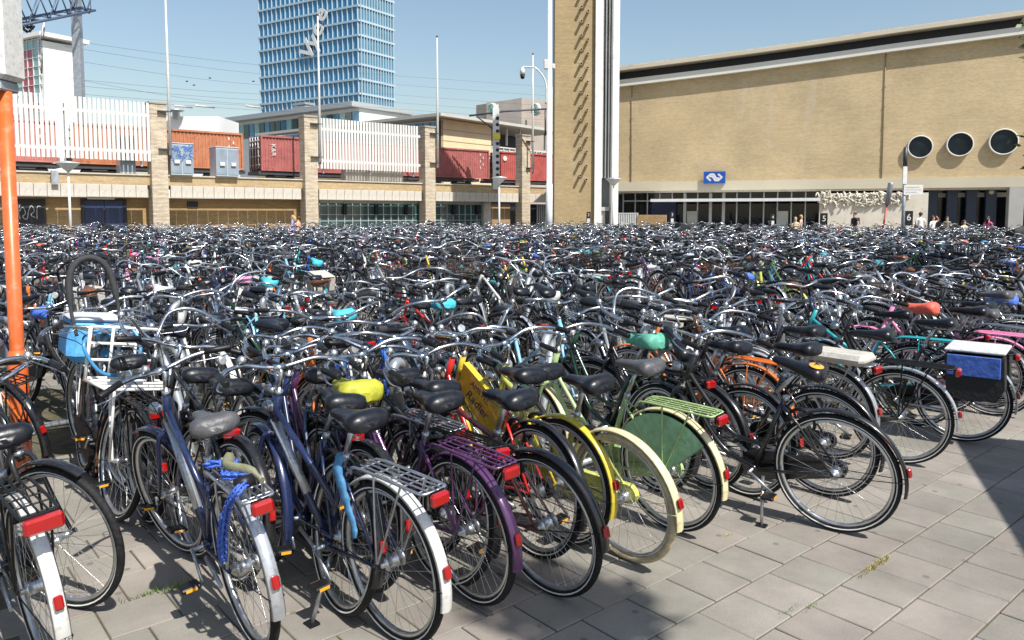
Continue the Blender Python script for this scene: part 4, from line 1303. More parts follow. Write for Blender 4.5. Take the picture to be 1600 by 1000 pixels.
def b_guard(m, q, c, a0, a1, role='guard'):
    n_ = {2: 26, 1: 14, 0: 6}[q]
    if q == 2:
        pr = [(.364, -.029), (.374, -.022), (.379, 0), (.374, .022), (.364, .029), (.371, .020), (.3755, 0), (.371, -.020)]
        m.ring(pr, n_, role, c, a0, a1)
    else:
        m.ring([(.366, -.028), (.379, 0), (.366, .028)], n_, role, c, a0, a1, False)
def b_guard_stays(m, q, c, a, sgn=1):
    e = V(c[0] + math.cos(a) * .372, 0, c[2] + math.sin(a) * .372)
    for s in (-1, 1):
        m.tube([(c[0], s * .062, c[2]), e + V(0, s * .028, 0)], .0028, 4, 'stay', False, False)

def b_saddle(m, q, cover=False):
    xs = [.168, .155, .11, .05, -.01, -.06, -.10, -.128, -.140, -.144]
    ws = [.008, .022, .030, .037, .062, .094, .105, .096, .066, .02]
    zt = [-.012, .004, .014, .018, .026, .040, .046, .036, .012, -.014]
    th = [.010, .036, .050, .056, .068, .084, .090, .080, .054, .016]
    if cover:
        ws = [w_ * 1.12 + .006 for w_ in ws]; zt = [z + .012 for z in zt]; th = [t + .03 for t in th]
    if not q:
        ids = [0, 3, 6, 9]
    elif q == 1:
        ids = [0, 2, 4, 6, 8, 9]
    else:
        ids = list(range(10))
    k = 12 if q == 2 else (8 if q else 5)
    vs, fs = [], []
    jr = random.Random(5)
    for i in ids:
        for j in range(k):
            a = 2 * math.pi * j / k
            ca, sa_ = math.cos(a), math.sin(a)
            y = ws[i] * math.copysign(abs(ca) ** .75, ca)
            z = zt[i] - th[i] * .5 + th[i] * .5 * math.copysign(abs(sa_) ** (.8 if sa_ > 0 else .5), sa_)
            z -= .010 * (1 - abs(ca)) * (1 if sa_ > 0 and i > 2 else 0) * 0.5
            if cover:
                y += jr.gauss(0, .0025); z += jr.gauss(0, .0025)
            vs.append(SAD + V(xs[i], y, z))
    L_ = len(ids)
    for i in range(L_ - 1):
        for j in range(k):
            l = (j + 1) % k
            fs.append((i * k + j, i * k + l, (i + 1) * k + l, (i + 1) * k + j))
    fs.append(tuple(range(k))); fs.append(tuple((L_ - 1) * k + j for j in range(k))[::-1])
    m.add(vs, fs, 'saddle', True)
def b_post(m, q):
    m.tube([STT, SAD + V(.015, 0, -.05)], .0128, 8 if q == 2 else 5, 'metal')
    if q:
        for s in (-1, 1):
            m.tube([SAD + V(.13, s * .012, -.035), SAD + V(.05, s * .022, -.058), SAD + V(-.03, s * .022, -.058), SAD + V(-.10, s * .05, -.035)], .0035, 4, 'metal')
    if q == 2:
        for s in (-1, 1):       # rear springs
            pts = [SAD + V(-.09 + .014 * math.cos(t * .9), s * .05 + .014 * math.sin(t * .9), -.035 - .0022 * t) for t in range(22)]
            m.tube(pts, .0028, 4, 'metal')

BARS = {
    'swept': [(.50, .300, 1.045), (.60, .305, 1.06), (.70, .285, 1.085), (.80, .215, 1.10), (.845, .11, 1.085), (.838, .0, 1.060)],
    'tour': [(.60, .315, 1.075), (.67, .315, 1.085), (.76, .27, 1.10), (.815, .18, 1.105), (.828, .08, 1.085), (.825, 0, 1.075)],
    'flat': [(.745, .33, 1.075), (.775, .25, 1.085), (.81, .15, 1.085), (.83, .07, 1.07), (.832, 0, 1.065)],
    'high': [(.46, .29, 1.10), (.57, .30, 1.13), (.70, .29, 1.18), (.80, .23, 1.22), (.86, .13, 1.20), (.86, .055, 1.10), (.835, 0, 1.055)],
}
def b_bar(m, q, style):
    P = BARS[style]
    if not q:
        P = P[::2] if len(P) % 2 else P[::2] + [P[-1]]
    half = [Vector(p) for p in P]
    path = half + mir(half[::-1])[1:]
    m.tube(smooth(path, 4) if q == 2 else (smooth(path, 2) if q else path), .0112 if q else .013, 8 if q == 2 else (5 if q else 3), 'bar')
    m.tube([HTT, STEM + V(-.01, 0, .03), Vector(P[-1])], .0125, 8 if q == 2 else 4, 'bar')
    if q == 2:
        m.tube([Vector(P[-1]) + V(0, -.03, 0), Vector(P[-1]) + V(0, .03, 0)], .018, 8, 'bar')
        for s in (-1, 1):      # brake levers
            a, b = Vector(P[1]), Vector(P[2])
            f = lambda v: Vector((v[0], v[1] * s, v[2]))
            m.tube(smooth([f(b + V(.02, -.02, -.01)), f(b + V(.02, .01, -.035)), f(a + V(.0, .02, -.045)), f(Vector(P[0]) + V(.03, .01, -.04))], 3), .0055, 5, 'metal', flat=.6)
            c0 = f(b + V(.02, -.02, -.015))     # cables loop down to the frame
            m.tube(smooth([c0, c0 + V(.10, -s * .03, -.02), V(.93, s * .06, .95), V(.90, s * .025, .80)], 4), .0028, 4, 'black')
def b_grip(m, q, style, s):
    a, b, c = [Vector(p) for p in BARS[style][:3]]
    e = a + (b - a).normalized() * .125
    f = lambda v: Vector((v[0], v[1] * s, v[2]))
    m.tube([f(a - (b - a).normalized() * .006), f(a), f(a.lerp(e, .5)), f(e)], [.015, .0175, .016, .0165], 8 if q == 2 else (5 if q else 3), 'grip')
def b_bell(m, q, style):
    a = Vector(BARS[style][3]) + V(.0, -.0, .03)
    m.tube([a - V(0, 0, .015), a, a + V(0, 0, .012), a + V(0, 0, .02)], [.020, .021, .015, .004], 10, 'metal')

def b_rack(m, q):
    r_ = .0052; sd = 6 if q == 2 else (4 if q else 3)
    z = .755
    for s in (-1, 1):
        m.tube(smooth([(.20, s * .03, .70), (.13, s * .058, z), (-.10, s * .062, z + .004), (-.30, s * .062, z), (-.335, s * .045, z), (-.34, 0, z)], 3 if q == 2 else 1), r_ + .0015, sd, 'rack', False, q == 2)
        m.tube([(-.20, s * .064, z), (-.10, s * .067, .55), (-.005, s * .066, RW + .02)], r_, sd, 'rack', False, False)
        if q:
            m.tube([(-.02, s * .064, z), (-.01, s * .068, .55), (-.002, s * .066, RW + .02)], r_, sd, 'rack', False, False)
    if q:
        for y in ((-.03, 0, .03) if q == 2 else (0,)):
            m.tube([(.12, y, z + .004), (-.335, y, z + .004)], r_ * .8, max(3, sd - 2), 'rack', False, False)
        for x in ((.10, .0, -.10, -.20, -.30) if q == 2 else (.05, -.15)):
            m.tube([(x, -.062, z - .002), (x, .062, z - .002)], r_ * .8, max(3, sd - 2), 'rack', False, False)
def b_tail(m, q, big=False):
    w_, h_ = (.13, .06) if big else (.085, .052)
    m.box((-.362, 0, .728), (.034, w_, h_), 'red', None, .010 if q == 2 else 0)
    if q == 2:
        m.box((-.342, 0, .735), (.014, w_ * .8, h_ * .9), 'black')
def b_reflector(m, q):
    a = R(168)
    m.box((math.cos(a) * .388, 0, RW + math.sin(a) * .388), (.02, .032, .052), 'red', Matrix.Rotation(R(10), 3, 'Y'), .006)

def b_case(m, q, full=True):
    y0 = -.062
    r1, r2 = (.098, .052) if full else (.098, .03)
    n_ = 8 if q == 2 else 4
    pts = []
    for i in range(n_ + 1):
        a = -math.pi / 2 + math.pi * i / n_
        pts.append((BBK.x + math.cos(a) * r1, BBK.z + math.sin(a) * r1))
    for i in range(n_ + 1):
        a = math.pi / 2 + math.pi * i / n_
        pts.append((0.0 + math.cos(a) * r2, RW + math.sin(a) * r2))
    m.prism(pts, 'y', y0 - .015, y0 + .015, 'case')
def b_chain(m, q):
    m.ring([(.085, -.06), (.092, -.058), (.092, -.054), (.085, -.052)], 20 if q == 2 else 10, 'metal', tuple(BBK))
    for k in range(5):
        a = 2 * math.pi * k / 5
        m.tube([BBK + V(0, -.056, 0), BBK + V(math.cos(a) * .086, -.056, math.sin(a) * .086)], .006, 4, 'metal')
    for s in (-1, 1):
        m.tube([BBK + V(0, -.056, s * .09), (0, -.056, RW + s * .036)], .004, 4, 'black', flat=1.6)
    m.ring([(.0, -.06), (.036, -.06), (.036, -.05), (0, -.05)], 12, 'metal', (0, 0, RW))
def b_crank(m, q, ang):
    for s in (-1, 1):
        a = ang + (math.pi if s > 0 else 0)
        e = BBK + V(math.cos(a) * .17, s * .095, math.sin(a) * .17)
        m.tube([BBK + V(0, s * .082, 0), e], [.012, .010], 6 if q == 2 else 4, 'metal', flat=.7)
    m.tube([BBK + V(0, -.09, 0), BBK + V(0, .09, 0)], .011, 6, 'metal')
def b_pedal(m, q, ang, s):
    a = ang + (math.pi if s > 0 else 0)
    e = BBK + V(math.cos(a) * .17, s * .15, math.sin(a) * .17)
    m.box(e, (.075, .085, .022), 'black', None, .006)
    m.box(e + V(.0385, 0, 0), (.003, .05, .013), 'amber'); m.box(e - V(.0385, 0, 0), (.003, .05, .013), 'amber')
def b_stand(m, q, down):
    a = V(.40, .045, .26)
    e = V(.36, .19, .012) if down else V(.10, .075, .25)
    m.tube([a, e], [.011, .009], 6 if q == 2 else 4, 'metal')
    if down:
        m.box(e, (.06, .05, .022), 'black')
def b_lamp(m, q):
    c = V(.985, 0, .845)
    m.tube([c - V(.035, 0, 0), c - V(.02, 0, 0), c + V(.025, 0, 0)], [.014, .026, .032], 12 if q == 2 else 6, 'lampb')
    m.tube([c + V(.025, 0, 0), c + V(.032, 0, 0)], [.031, .024], 12 if q == 2 else 6, 'lens')
    m.tube([c + V(-.02, 0, -.02), HTB + V(.02, 0, .02)], .006, 4, 'black')
def b_carrier(m, q):
    """front carrier of a transport bicycle"""
    for s in (-1, 1):
        m.tube([(.90, s * .20, .80), (1.30, s * .20, .81)], .011, 6, 'rack')
        m.tube([(.91, s * .20, .80), (.885, s * .20, 1.12)], .011, 6, 'rack')
        m.tube([(1.26, s * .15, .81), (WB, s * .07, RW)], .008, 6, 'rack')
    for x in (.90, 1.0, 1.1, 1.2, 1.30):
        m.tube([(x, -.20, .81), (x, .20, .81)], .010, 6, 'rack')
    for z in (.92, 1.02, 1.12):
        m.tube([(.905 - (z - .8) * .07, -.20, z), (.905 - (z - .8) * .07, .20, z)], .010, 6, 'rack')
    for y in (-.07, .07):
        m.tube([(.905, y, .81), (.885, y, 1.12)], .009, 6, 'rack')
def b_basket(m, q):
    n_ = 5
    x0, x1, z0, z1 = .93, 1.25, .80, 1.04
    for z in [z0 + (z1 - z0) * i / n_ for i in range(n_ + 1)]:
        e = (z - z0) * .12
        m.tube([(x0 - e, -.17 - e, z), (x1 + e, -.17 - e, z), (x1 + e, .17 + e, z), (x0 - e, .17 + e, z)], .006, 4, 'basket', True)
    for i in range(7):
        t = i / 6
        for s in (-1, 1):
            m.tube([(x0 + (x1 - x0) * t, s * .17, z0), (x0 + (x1 - x0) * t, s * .2, z1)], .004, 3, 'basket')
        m.tube([(x0, -.17 + .34 * t, z0), (x0 - .03, -.2 + .4 * t, z1)], .004, 3, 'basket')
        m.tube([(x1, -.17 + .34 * t, z0), (x1 + .03, -.2 + .4 * t, z1)], .004, 3, 'basket')
    m.box(((x0 + x1) / 2, 0, z0 + .004), (x1 - x0, .34, .008), 'basket')
def b_crate(m, q):
    x0, x1, z0, z1 = .92, 1.30, .83, 1.08
    for s in (-1, 1):
        m.box(((x0 + x1) / 2, s * .20, (z0 + z1) / 2), (x1 - x0, .012, z1 - z0), 'basket', None, .004)
    for x in (x0, x1):
        m.box((x, 0, (z0 + z1) / 2), (.012, .385, z1 - z0 - .004), 'basket', None, .004)
    m.box(((x0 + x1) / 2, 0, z0 + .01), (x1 - x0 - .02, .38, .012), 'basket')
def b_coat(m, q):
    n_ = 12
    for s in (-1, 1):
        vs = [V(-.02, s * .062, RW + .02)]
        for i in range(n_ + 1):
            a = R(28) + R(112) * i / n_
            vs.append(V(math.cos(a) * .352, s * .045, RW + math.sin(a) * .352))
        m.add(vs, [(0, i + 1, i + 2) for i in range(n_)], 'coat', True)
def b_topbag(m, q):
    m.box((-.10, 0, .79), (.42, .24, .075), 'bagtop', None, .03)
def b_pannier(m, q):
    for s in (-1, 1):
        poly = [(.10, .74), (-.30, .745), (-.31, .50), (-.26, .40), (.0, .39), (.08, .46)]
        m.prism(poly, 'y', s * .075, s * .19, 'bag')
        m.box((-.10, s * .195, .665), (.36, .012, .16), 'flap', None, .004)
    m.box((-.10, 0, .775), (.41, .36, .022), 'bagtop', None, .008)

ROLE = {'tyre': M_TYRE, 'stripe': M_REFL, 'rim': M_RIM, 'spoke': M_SPOKE, 'paint': PM['black'], 'guard': PM['black'], 'stay': M_BLACK, 'saddle': M_SADDLE,
        'metal': M_ALU, 'bar': M_CHROME, 'grip': M_BLACK, 'rack': M_BLACK, 'red': M_RED, 'black': M_BLACK, 'amber': M_AMBER, 'case': M_BLACK, 'lens': M_LENS,
        'lampb': M_ALU, 'basket': M_BLACK, 'coat': M_BLACK, 'bag': M_BLACK, 'flap': M_BLACK, 'bagtop': M_BLACK}
OVERRIDE = {'lampb', 'paint', 'guard', 'rack', 'bar', 'saddle', 'tyre', 'grip', 'case', 'basket', 'coat', 'bag', 'flap', 'bagtop', 'stay', 'stripe'}
CACHE = {}
def pmesh(key, name, fn, *a):
    if key not in CACHE:
        m = MB(); fn(m, *a)
        CACHE[key] = m.mesh(name, ROLE)
    return CACHE[key]
def part(name, key, fn, args, parent, over, M=None, label=None):
    me, roles = pmesh(key, name, fn, *args)
    o = bpy.data.objects.new(name, me)
    COL.objects.link(o)
    o.parent = parent
    if M is not None:
        o.matrix_local = M
    for i, r in enumerate(roles):
        if r in over:
            sl = o.material_slots[i]; sl.link = 'OBJECT'; sl.material = over[r]
    if label:
        o['label'] = label
    return o
I4 = Matrix.Identity(4)
def steer_m(ang):
    return Matrix.Translation(HTB) @ Matrix.Rotation(ang, 4, STEER_AX) @ Matrix.Translation(-HTB)

def bike_matrix(x, y, head, lean, pitch=0.0, sc=1.0):
    """rear contact at x, y; head: direction of travel in radians from +X; lean: roll to the rider's right"""
    return Matrix.Translation((x, y, 0)) @ Matrix.Rotation(head, 4, 'Z') @ Matrix.Rotation(lean, 4, 'X') @ Matrix.Rotation(-pitch, 4, 'Y') @ Matrix.Scale(sc, 4)

def bicycle(x, y, head, spec, q=2, lean=0.0, steer=0.0, label='', group=None, pitch=0.0, sc=1.0):
    root = bpy.data.objects.new('bicycle', None)
    root.empty_display_size = .2
    COL.objects.link(root)
    root.matrix_world = bike_matrix(x, y, head, lean, pitch, sc)
    tag(root, label, 'bicycle', group)
    over = {'paint': PM[spec.get('paint', 'black')], 'guard': PM[spec.get('guard', 'black')], 'case': PM[spec['case']] if spec.get('case') else M_BLACK}
    for k_ in ('rack', 'bar', 'saddle', 'basket', 'coat', 'bag', 'flap', 'bagtop', 'grip', 'lampb'):
        if spec.get(k_ + '_m'):
            over[k_] = spec[k_ + '_m']
    if spec.get('cream'):
        over['tyre'] = M_CREAMTYRE; over['stripe'] = M_CREAMTYRE
    over['stay'] = over['guard'] if spec.get('stay_paint') else M_BLACK
    SM = steer_m(steer)
    kind, bar = spec.get('kind', 'oma'), spec.get('style', 'swept')
    ang = spec.get('crank', 0.6)
    fr = part('frame', ('frame', kind, q), b_frame, (q, kind), root, over)
    for rear, c in ((True, HUB_R), (False, HUB_F)):
        Mx = (I4 if rear else SM) @ Matrix.Translation(c)
        if q == 2:
            w_ = part('wheel', ('rim', rear, q), b_rim, (q, (0, 0, 0), rear), root, over, Mx)
            part('tyre', ('tyre', q), b_tyre, (q,), w_, over)
            sk = part('spokes', ('spokes', rear, q), b_spokes, (q, (0, 0, 0), rear), w_, over)
            sk['kind'] = 'stuff'
        else:
            def whole(m, q_, rr):
                b_tyre(m, q_); b_rim(m, q_, (0, 0, 0), rr); b_spokes(m, q_, (0, 0, 0), rr)
            part('wheel', ('wheel', rear, q), whole, (q, rear), root, over, Mx)
    part('fork', ('fork', q), b_fork, (q,), root, over, SM)
    if spec.get('guards', True):
        e = R(spec.get('guard_end', 196))
        def gr_(m, q_, e_):
            b_guard(m, q_, HUB_R, R(25), e_); b_guard_stays(m, q_, HUB_R, e_ - R(14))
        part('mudguard', ('rg', q, round(e, 2)), gr_, (q, e), root, over)
        def gf_(m, q_):
            b_guard(m, q_, HUB_F, R(62), R(205)); b_guard_stays(m, q_, HUB_F, R(192))
        part('mudguard', ('fg', q), gf_, (q,), root, dict(over, guard=PM[spec['front_guard']]) if spec.get('front_guard') else over, SM)
    cover = spec.get('cover', False)
    tl = spec.get('tilt', 0.0)
    sd = part('saddle', ('saddle', q, cover), b_saddle, (q, cover), root, over, Matrix.Translation(SAD) @ Matrix.Rotation(R(-tl), 4, 'Y') @ Matrix.Translation(-SAD) if tl else None)
    hb = part('handlebar', ('bar', q, bar), b_bar, (q, bar), root, over, SM)
    if q == 2:
        part('seat_post', ('post', q), b_post, (q,), sd, over)
        for s in (-1, 1):
            part('grip', ('grip', q, bar, s), b_grip, (q, bar, s), hb, over)
        part('bell', ('bell', q, bar), b_bell, (q, bar), hb, over)
    else:
        for s in (-1, 1):
            part('grip', ('grip', q, bar, s), b_grip, (q, bar, s), hb, over)
        part('seat_post', ('post', q), b_post, (q,), sd, over)
    if spec.get('rack', True):
        rk = part('rack', ('rack', q), b_rack, (q,), root, over)
        if spec.get('tail', True):
            part('rear_light', ('tail', q, spec.get('big_tail', False)), b_tail, (q, spec.get('big_tail', False)), rk, over)
    if q == 2 and spec.get('guards', True):
        part('rear_reflector', ('refl', q), b_reflector, (q,), root, over)
    if spec.get('chain', 'case') == 'case':
        part('chain_case', ('case', q), b_case, (q,), root, over)
    elif q == 2:
        part('chain', ('chain', q), b_chain, (q,), root, over)
    cr = part('crank', ('crank', q, ang), b_crank, (q, ang), root, over)
    if q == 2:
        for s in (-1, 1):
            part('pedal', ('pedal', q, ang, s), b_pedal, (q, ang, s), cr, over)
        part('kickstand', ('stand', spec.get('stand', False)), b_stand, (q, spec.get('stand', False)), root, over)
    if spec.get('lamp', True):
        part('headlight', ('lamp', q), b_lamp, (q,), root, over, SM)
    if spec.get('front') == 'carrier':
        part('front_carrier', ('carrier',), b_carrier, (q,), root, over, SM)
    elif spec.get('front') == 'basket':
        part('basket', ('basket',), b_basket, (q,), root, over, SM)
    elif spec.get('front') == 'crate':
        part('crate', ('crate',), b_crate, (q,), root, over, SM)
    if spec.get('coat'):
        part('coat_guard', ('coat',), b_coat, (q,), root, over)
    if spec.get('topbag'):
        part('rack_bag', ('topbag',), b_topbag, (q,), root, over)
    if spec.get('pannier'):
        part('pannier', ('pannier',), b_pannier, (q,), root, over)
    return root

HN = UA + math.pi / 2          # heading into the rack from the near side
taken = []                     # plan points already occupied
NLABEL = [0]
def hero(x, y, spec, label, dh=0, lean=0, steer=0, head=None):
    h = (HN if head is None else head) + R(dh)
    taken.append((x + math.cos(h) * .2, y + math.sin(h) * .2)); taken.append((x + math.cos(h) * .85, y + math.sin(h) * .85))
    return bicycle(x, y, h, spec, 2, R(lean), R(steer), label, 'bicycles parked on the square')
def cloth(name, col, rough=.6):
    return mat(name, col, rough, 0, 0, .15, 22, .4)
C_YEL = cloth('yellow_cover', (.38, .38, .03)); C_GRN = cloth('green_cover', (.10, .36, .26)); C_REDC = cloth('coral_cover', (.75, .12, .08)); C_TEAL = cloth('turquoise_cover', (.05, .42, .52))
C_PINK = cloth('pink_cover', (.62, .25, .42)); C_BLUE = cloth('blue_cover', (.06, .14, .50)); C_BRN = cloth('brown_leather', (.14, .055, .025), .4); C_GREYS = cloth('grey_saddle', (.07, .07, .075), .45)
C_LBAG = cloth('light_blue_bag', (.10, .38, .72)); C_WBAG = cloth('white_bag', (.50, .51, .52)); C_GREYB = cloth('stone_grey_bag', (.45, .43, .38)); C_BLK = cloth('black_bag', (.014, .014, .016), .7)
RACK_W = mat('white_tubing', (.76, .76, .72), .4, 0, .3, .06, 14); RACK_S = M_ALU

# ---- front row, left to right
b1 = hero(-1.86, 2.96, dict(kind='oma', paint='black', guard='white', style='swept', rack_m=M_BLACK, big_tail=True, guard_end=205), 'black bicycle with a white rear mudguard and a broad red reflector', 4, -6, 12)
q = MB(); a = R(172); 
text_mesh('lettering', 'FIETST', .022, M_BLACK, b1, Matrix.Translation((math.cos(R(190)) * .3815, 0, RW + math.sin(R(190)) * .3815)) @ Matrix.Rotation(R(-90), 4, 'Z') @ Matrix.Rotation(R(100), 4, 'X'), .0003)
hero(-3.12, 3.70, dict(kind='oma', paint='black', guard='black', style='swept', bar_m=M_CHROME, rack=True, lamp=False), 'navy black bicycle with its front wheel beside the orange pole', 0, 5, -4, head=R(-14))
wt = hero(-3.05, 5.35, dict(kind='mono', paint='white', guard='brown', style='tour', front='carrier', rack_m=RACK_W), 'white transport bicycle with a white tube carrier on the front', 0, -6, 8, head=R(-52))
bB = hero(-1.09, 3.14, dict(kind='lady', paint='navy', guard='silver', front_guard='navy', style='flat', saddle_m=C_GREYS, rack_m=RACK_S, chain='chain', guard_end=192), 'navy bicycle with a blue chain lock wound over its rack', -2, -7, 14)
bA = hero(-.50, 3.17, dict(kind='lady', paint='navy', guard='white', front_guard='navy', style='tour', rack_m=RACK_S, chain='chain', guard_end=193, stand=True), 'navy and silver bicycle with silver rack and white rear mudguard', 5, -4, -10)
hero(-.72, 3.62, dict(kind='oma', paint='purple', guard='black', style='swept', saddle_m=C_YEL, cover=True, rack=False, case='black'), 'purple bicycle with a yellow green cover on its saddle', -1, 3, 10)
hero(-.19, 3.50, dict(kind='oma', paint='purple', guard='purple', style='tour', rack_m=PM['purple'], big_tail=False, chain='chain', guard_end=190), 'dark purple bicycle with purple mudguard and rack', 0, -5, 8)
hero(.18, 3.57, dict(kind='man', paint='maroon', guard='black', style='swept', rack=False, chain='chain', guard_end=182), 'maroon and black bicycle with a glossy black mudguard and no rack', 4, -6, -8)
hero(.61, 3.93, dict(kind='lady', paint='lime', guard='cream', style='tour', rack=False, cream=True, case='lime', stay_paint=True, guard_end=190), 'lime yellow bicycle with cream tyres and cream mudguards', 0, -8, 6)
hero(.92, 4.32, dict(kind='oma', paint='pale green', guard='cream', style='swept', saddle_m=C_GREYS, rack_m=PM['pale green'], coat=True, coat_m=cloth('green_coat_guard', (.28, .50, .30)), case='pale green', guard_end=190), 'pale green bicycle with green coat guard and tube rack', 2, -5, -6)
b10 = hero(1.86, 4.30, dict(kind='oma', paint='black', guard='black', style='swept', rack=False, case='black', stand=True, guard_end=190, tail=False, tilt=14), 'black bicycle on its kickstand with an orange emblem on the saddle', 12, -5, -25)
hero(1.50, 4.86, dict(kind='lady', paint='charcoal', guard='black', style='tour', rack=False, chain='chain', guard_end=170), 'charcoal bicycle parked behind the kickstand bicycle', -2, 4, 12)
hero(2.02, 4.86, dict(kind='oma', paint='black', guard='black', style='swept', rack=False), 'black bicycle with bare rear wheel just behind the orange emblem saddle', 3, -2, 4)
hero(2.36, 5.62, dict(kind='lady', paint='silver', guard='silver', style='flat', topbag=True, bagtop_m=C_GREYB, rack_m=RACK_S), 'silver bicycle with a stone grey bag lying on its rack', 0, -3, 6)
hero(2.83, 5.50, dict(kind='man', paint='black', guard='silver', style='flat', rack_m=M_BLACK, chain='chain', guard_end=186, big_tail=False), 'black diamond frame bicycle with a black wire rack and silver mudguard', 12, -4, 8)
b20 = hero(3.60, 6.05, dict(kind='oma', paint='black', guard='silver', style='swept', pannier=True, bag_m=C_BLK, flap_m=C_BLUE, bagtop_m=C_WBAG, guard_end=190), 'bicycle with black and blue panniers under a pale cloth top', 10, -3, -8)
hero(3.46, 6.50, dict(kind='lady', paint='teal', guard='black', style='swept', rack_m=PM['teal'], chain='chain'), 'teal bicycle with a teal rack beside the black and blue panniers', 14, 3, 4)
hero(4.35, 6.85, dict(kind='oma', paint='pink', guard='pink', style='high', rack_m=PM['pink'], case='pink'), 'pink bicycle with pink rack and mudguards beyond the panniers', 8, -4, 8)
hero(3.92, 6.95, dict(kind='oma', paint='black', guard='black', saddle_m=C_REDC, cover=True, style='swept'), 'black bicycle with a coral red saddle cover next to the teal one', 6, 3, 8)
# ---- behind the front row
hero(-1.70, 3.98, dict(kind='oma', paint='black', guard='black', style='high'), 'black bicycle with high bars between the chain lock and white ones', 2, 6, 20)
taken += [(-3.2, 4.9), (-2.95, 4.45), (-3.3, 4.5), (-2.6, 4.3)]
hero(.12, 3.98, dict(kind='oma', paint='red', guard='black', style='tour', bar_m=M_CHROME, rack=False), 'bright red bicycle with chrome bars pushed in beyond the purple one', -2, 3, 6)
ra = hero(.29, 4.14, dict(kind='lady', paint='yellow', guard='yellow', style='tour', case='yellow', rack=False), 'yellow bicycle carrying a printed advertising plate in its frame', 2, -2, -6)
hero(-1.42, 5.95, dict(kind='oma', paint='blue', guard='blue', style='swept', rack=False), 'bicycle with a bright blue mudguard behind the yellow green saddle cover', 0, 3, 4, head=HN + math.pi)
hero(-.20, 6.95, dict(kind='lady', paint='light blue', guard='black', style='tour'), 'light blue bicycle facing out behind the advertising plate bicycle', 0, -4, 4, head=HN + math.pi)
hero(1.00, 5.10, dict(kind='oma', paint='dark green', guard='black', saddle_m=C_GRN, cover=True, style='swept', rack=True), 'dark green bicycle with a faded green saddle cover behind the pale green one', 0, 4, 8, head=HN)
b16 = hero(1.30, 5.02, dict(kind='oma', paint='black', guard='black', style='high', rack=False, tilt=38), 'black bicycle with a white star on its upturned saddle', -6, -4, 20)
hero(1.72, 5.55, dict(kind='oma', paint='orange', guard='orange', style='tour', rack_m=PM['orange'], chain='chain'), 'orange bicycle with orange rack behind the white star saddle', 0, 3, 4)
lp = hero(-2.15, 4.42, dict(kind='lady', paint='charcoal', guard='black', style='swept', rack=True), 'charcoal bicycle with a tall black foam grab loop at its bars', 2, -3, -10)
hero(-2.62, 5.0, dict(kind='oma', paint='light blue', guard='black', style='swept', front='basket'), 'light blue bicycle with a wire basket behind the white transport bicycle', 0, 5, 8)

hero(-1.40, 3.70, dict(kind='man', paint='charcoal', guard='black', style='flat', rack=False), 'charcoal diamond frame bicycle pushed in beyond the blue chain lock', 4, 5, -18)
hero(-1.02, 3.98, dict(kind='lady', paint='slate blue', guard='black', style='swept', rack=True), 'slate blue bicycle pushed in beyond the yellow green saddle cover', -5, 4, 14)
hero(-.46, 4.02, dict(kind='oma', paint='black', guard='black', style='tour', rack=True, rack_m=M_ALU), 'black bicycle with silver rack pushed in before the red one', 3, -4, -16)
hero(-.80, 3.40, dict(kind='oma', paint='navy', guard='black', style='flat', rack=False, tilt=5), 'navy bicycle without rack squeezed between the chain lock and white mudguard ones', -4, 6, 22)
hero(-.34, 3.66, dict(kind='man', paint='black', guard='black', style='swept', rack=True), 'black diamond frame bicycle squeezed in beside the dark purple one', 3, 5, -20)
hero(-2.05, 6.02, dict(kind='oma', paint='orange', guard='orange', style='tour', rack=False), 'orange bicycle facing out behind the white transport bicycle', 0, -5, 20, head=HN + math.pi)
hero(-1.72, 6.35, dict(kind='lady', paint='white', guard='white', style='swept', rack_m=RACK_W), 'white bicycle facing out between the orange and blue ones', 0, 4, -18, head=HN + math.pi)
hero(-2.55, 5.85, dict(kind='man', paint='black', guard='black', style='flat', rack=True), 'black diamond frame bicycle facing out beside the orange one', 0, 5, 15, head=HN + math.pi)
# ---- things that make single bicycles stand out
def add(name, mb, m, root, parentname=None):
    return put(name, mb, m, root)
# blue chain lock draped on the slate blue bicycle's rack
q = MB()
cp = smooth([(.10, .05, .79), (.0, -.03, .80), (-.10, .045, .80), (-.20, -.02, .80), (-.27, .05, .79), (-.22, .082, .72), (-.12, .088, .58), (-.04, .085, .44), (-.06, .09, .52), (-.16, .09, .66)], 9)
M_CHB = mat('blue_nylon', (.05, .12, .50), .6, 0, 0, .5, 60)
for i in range(len(cp)):
    d = (cp[min(i + 1, len(cp) - 1)] - cp[max(0, i - 1)]).normalized()
    e = d.orthogonal().normalized() * .010
    e = Matrix.Rotation(i * 1.57, 3, d) @ e
    q.tube([cp[i] - d * .016 - e, cp[i] - e * 1.4, cp[i] + d * .016 - e, cp[i] + d * .016 + e, cp[i] + e * 1.4, cp[i] - d * .016 + e], .0055, 5, 0, True)
put('chain_lock', q, M_CHB, bB)
q = MB(); q.tube([(-.24, -.02, .80), (-.24, .05, .80)], .024, 12, 0); put('lock_cylinder', q, M_BLACK, bB)
q = MB(); q.tube(smooth([(.08, -.05, .77), (.02, -.02, .815), (-.08, .02, .82), (-.18, -.03, .81), (-.25, -.05, .785)], 4), [.018] * 3 + [.03] * 11 + [.018] * 3, 8, 0, flat=.6); put('canvas_strap', q, cloth('khaki_canvas', (.20, .20, .12)), bB)
# blue rag knotted below the saddle of the silver racked bicycle
q = MB(); q.tube(smooth([(.20, .07, .80), (.215, .085, .74), (.19, .085, .66), (.17, .08, .58), (.13, .08, .50), (.125, .085, .45)], 5), [.012, .02, .03, .022, .026, .03, .03, .024, .028, .03, .026, .022, .026, .03, .024, .02, .024, .02, .022, .02, .016, .02, .018, .016, .014, .01], 9, 0, flat=.5); put('knotted_cloth', q, cloth('blue_rag', (.06, .20, .38)), bA)
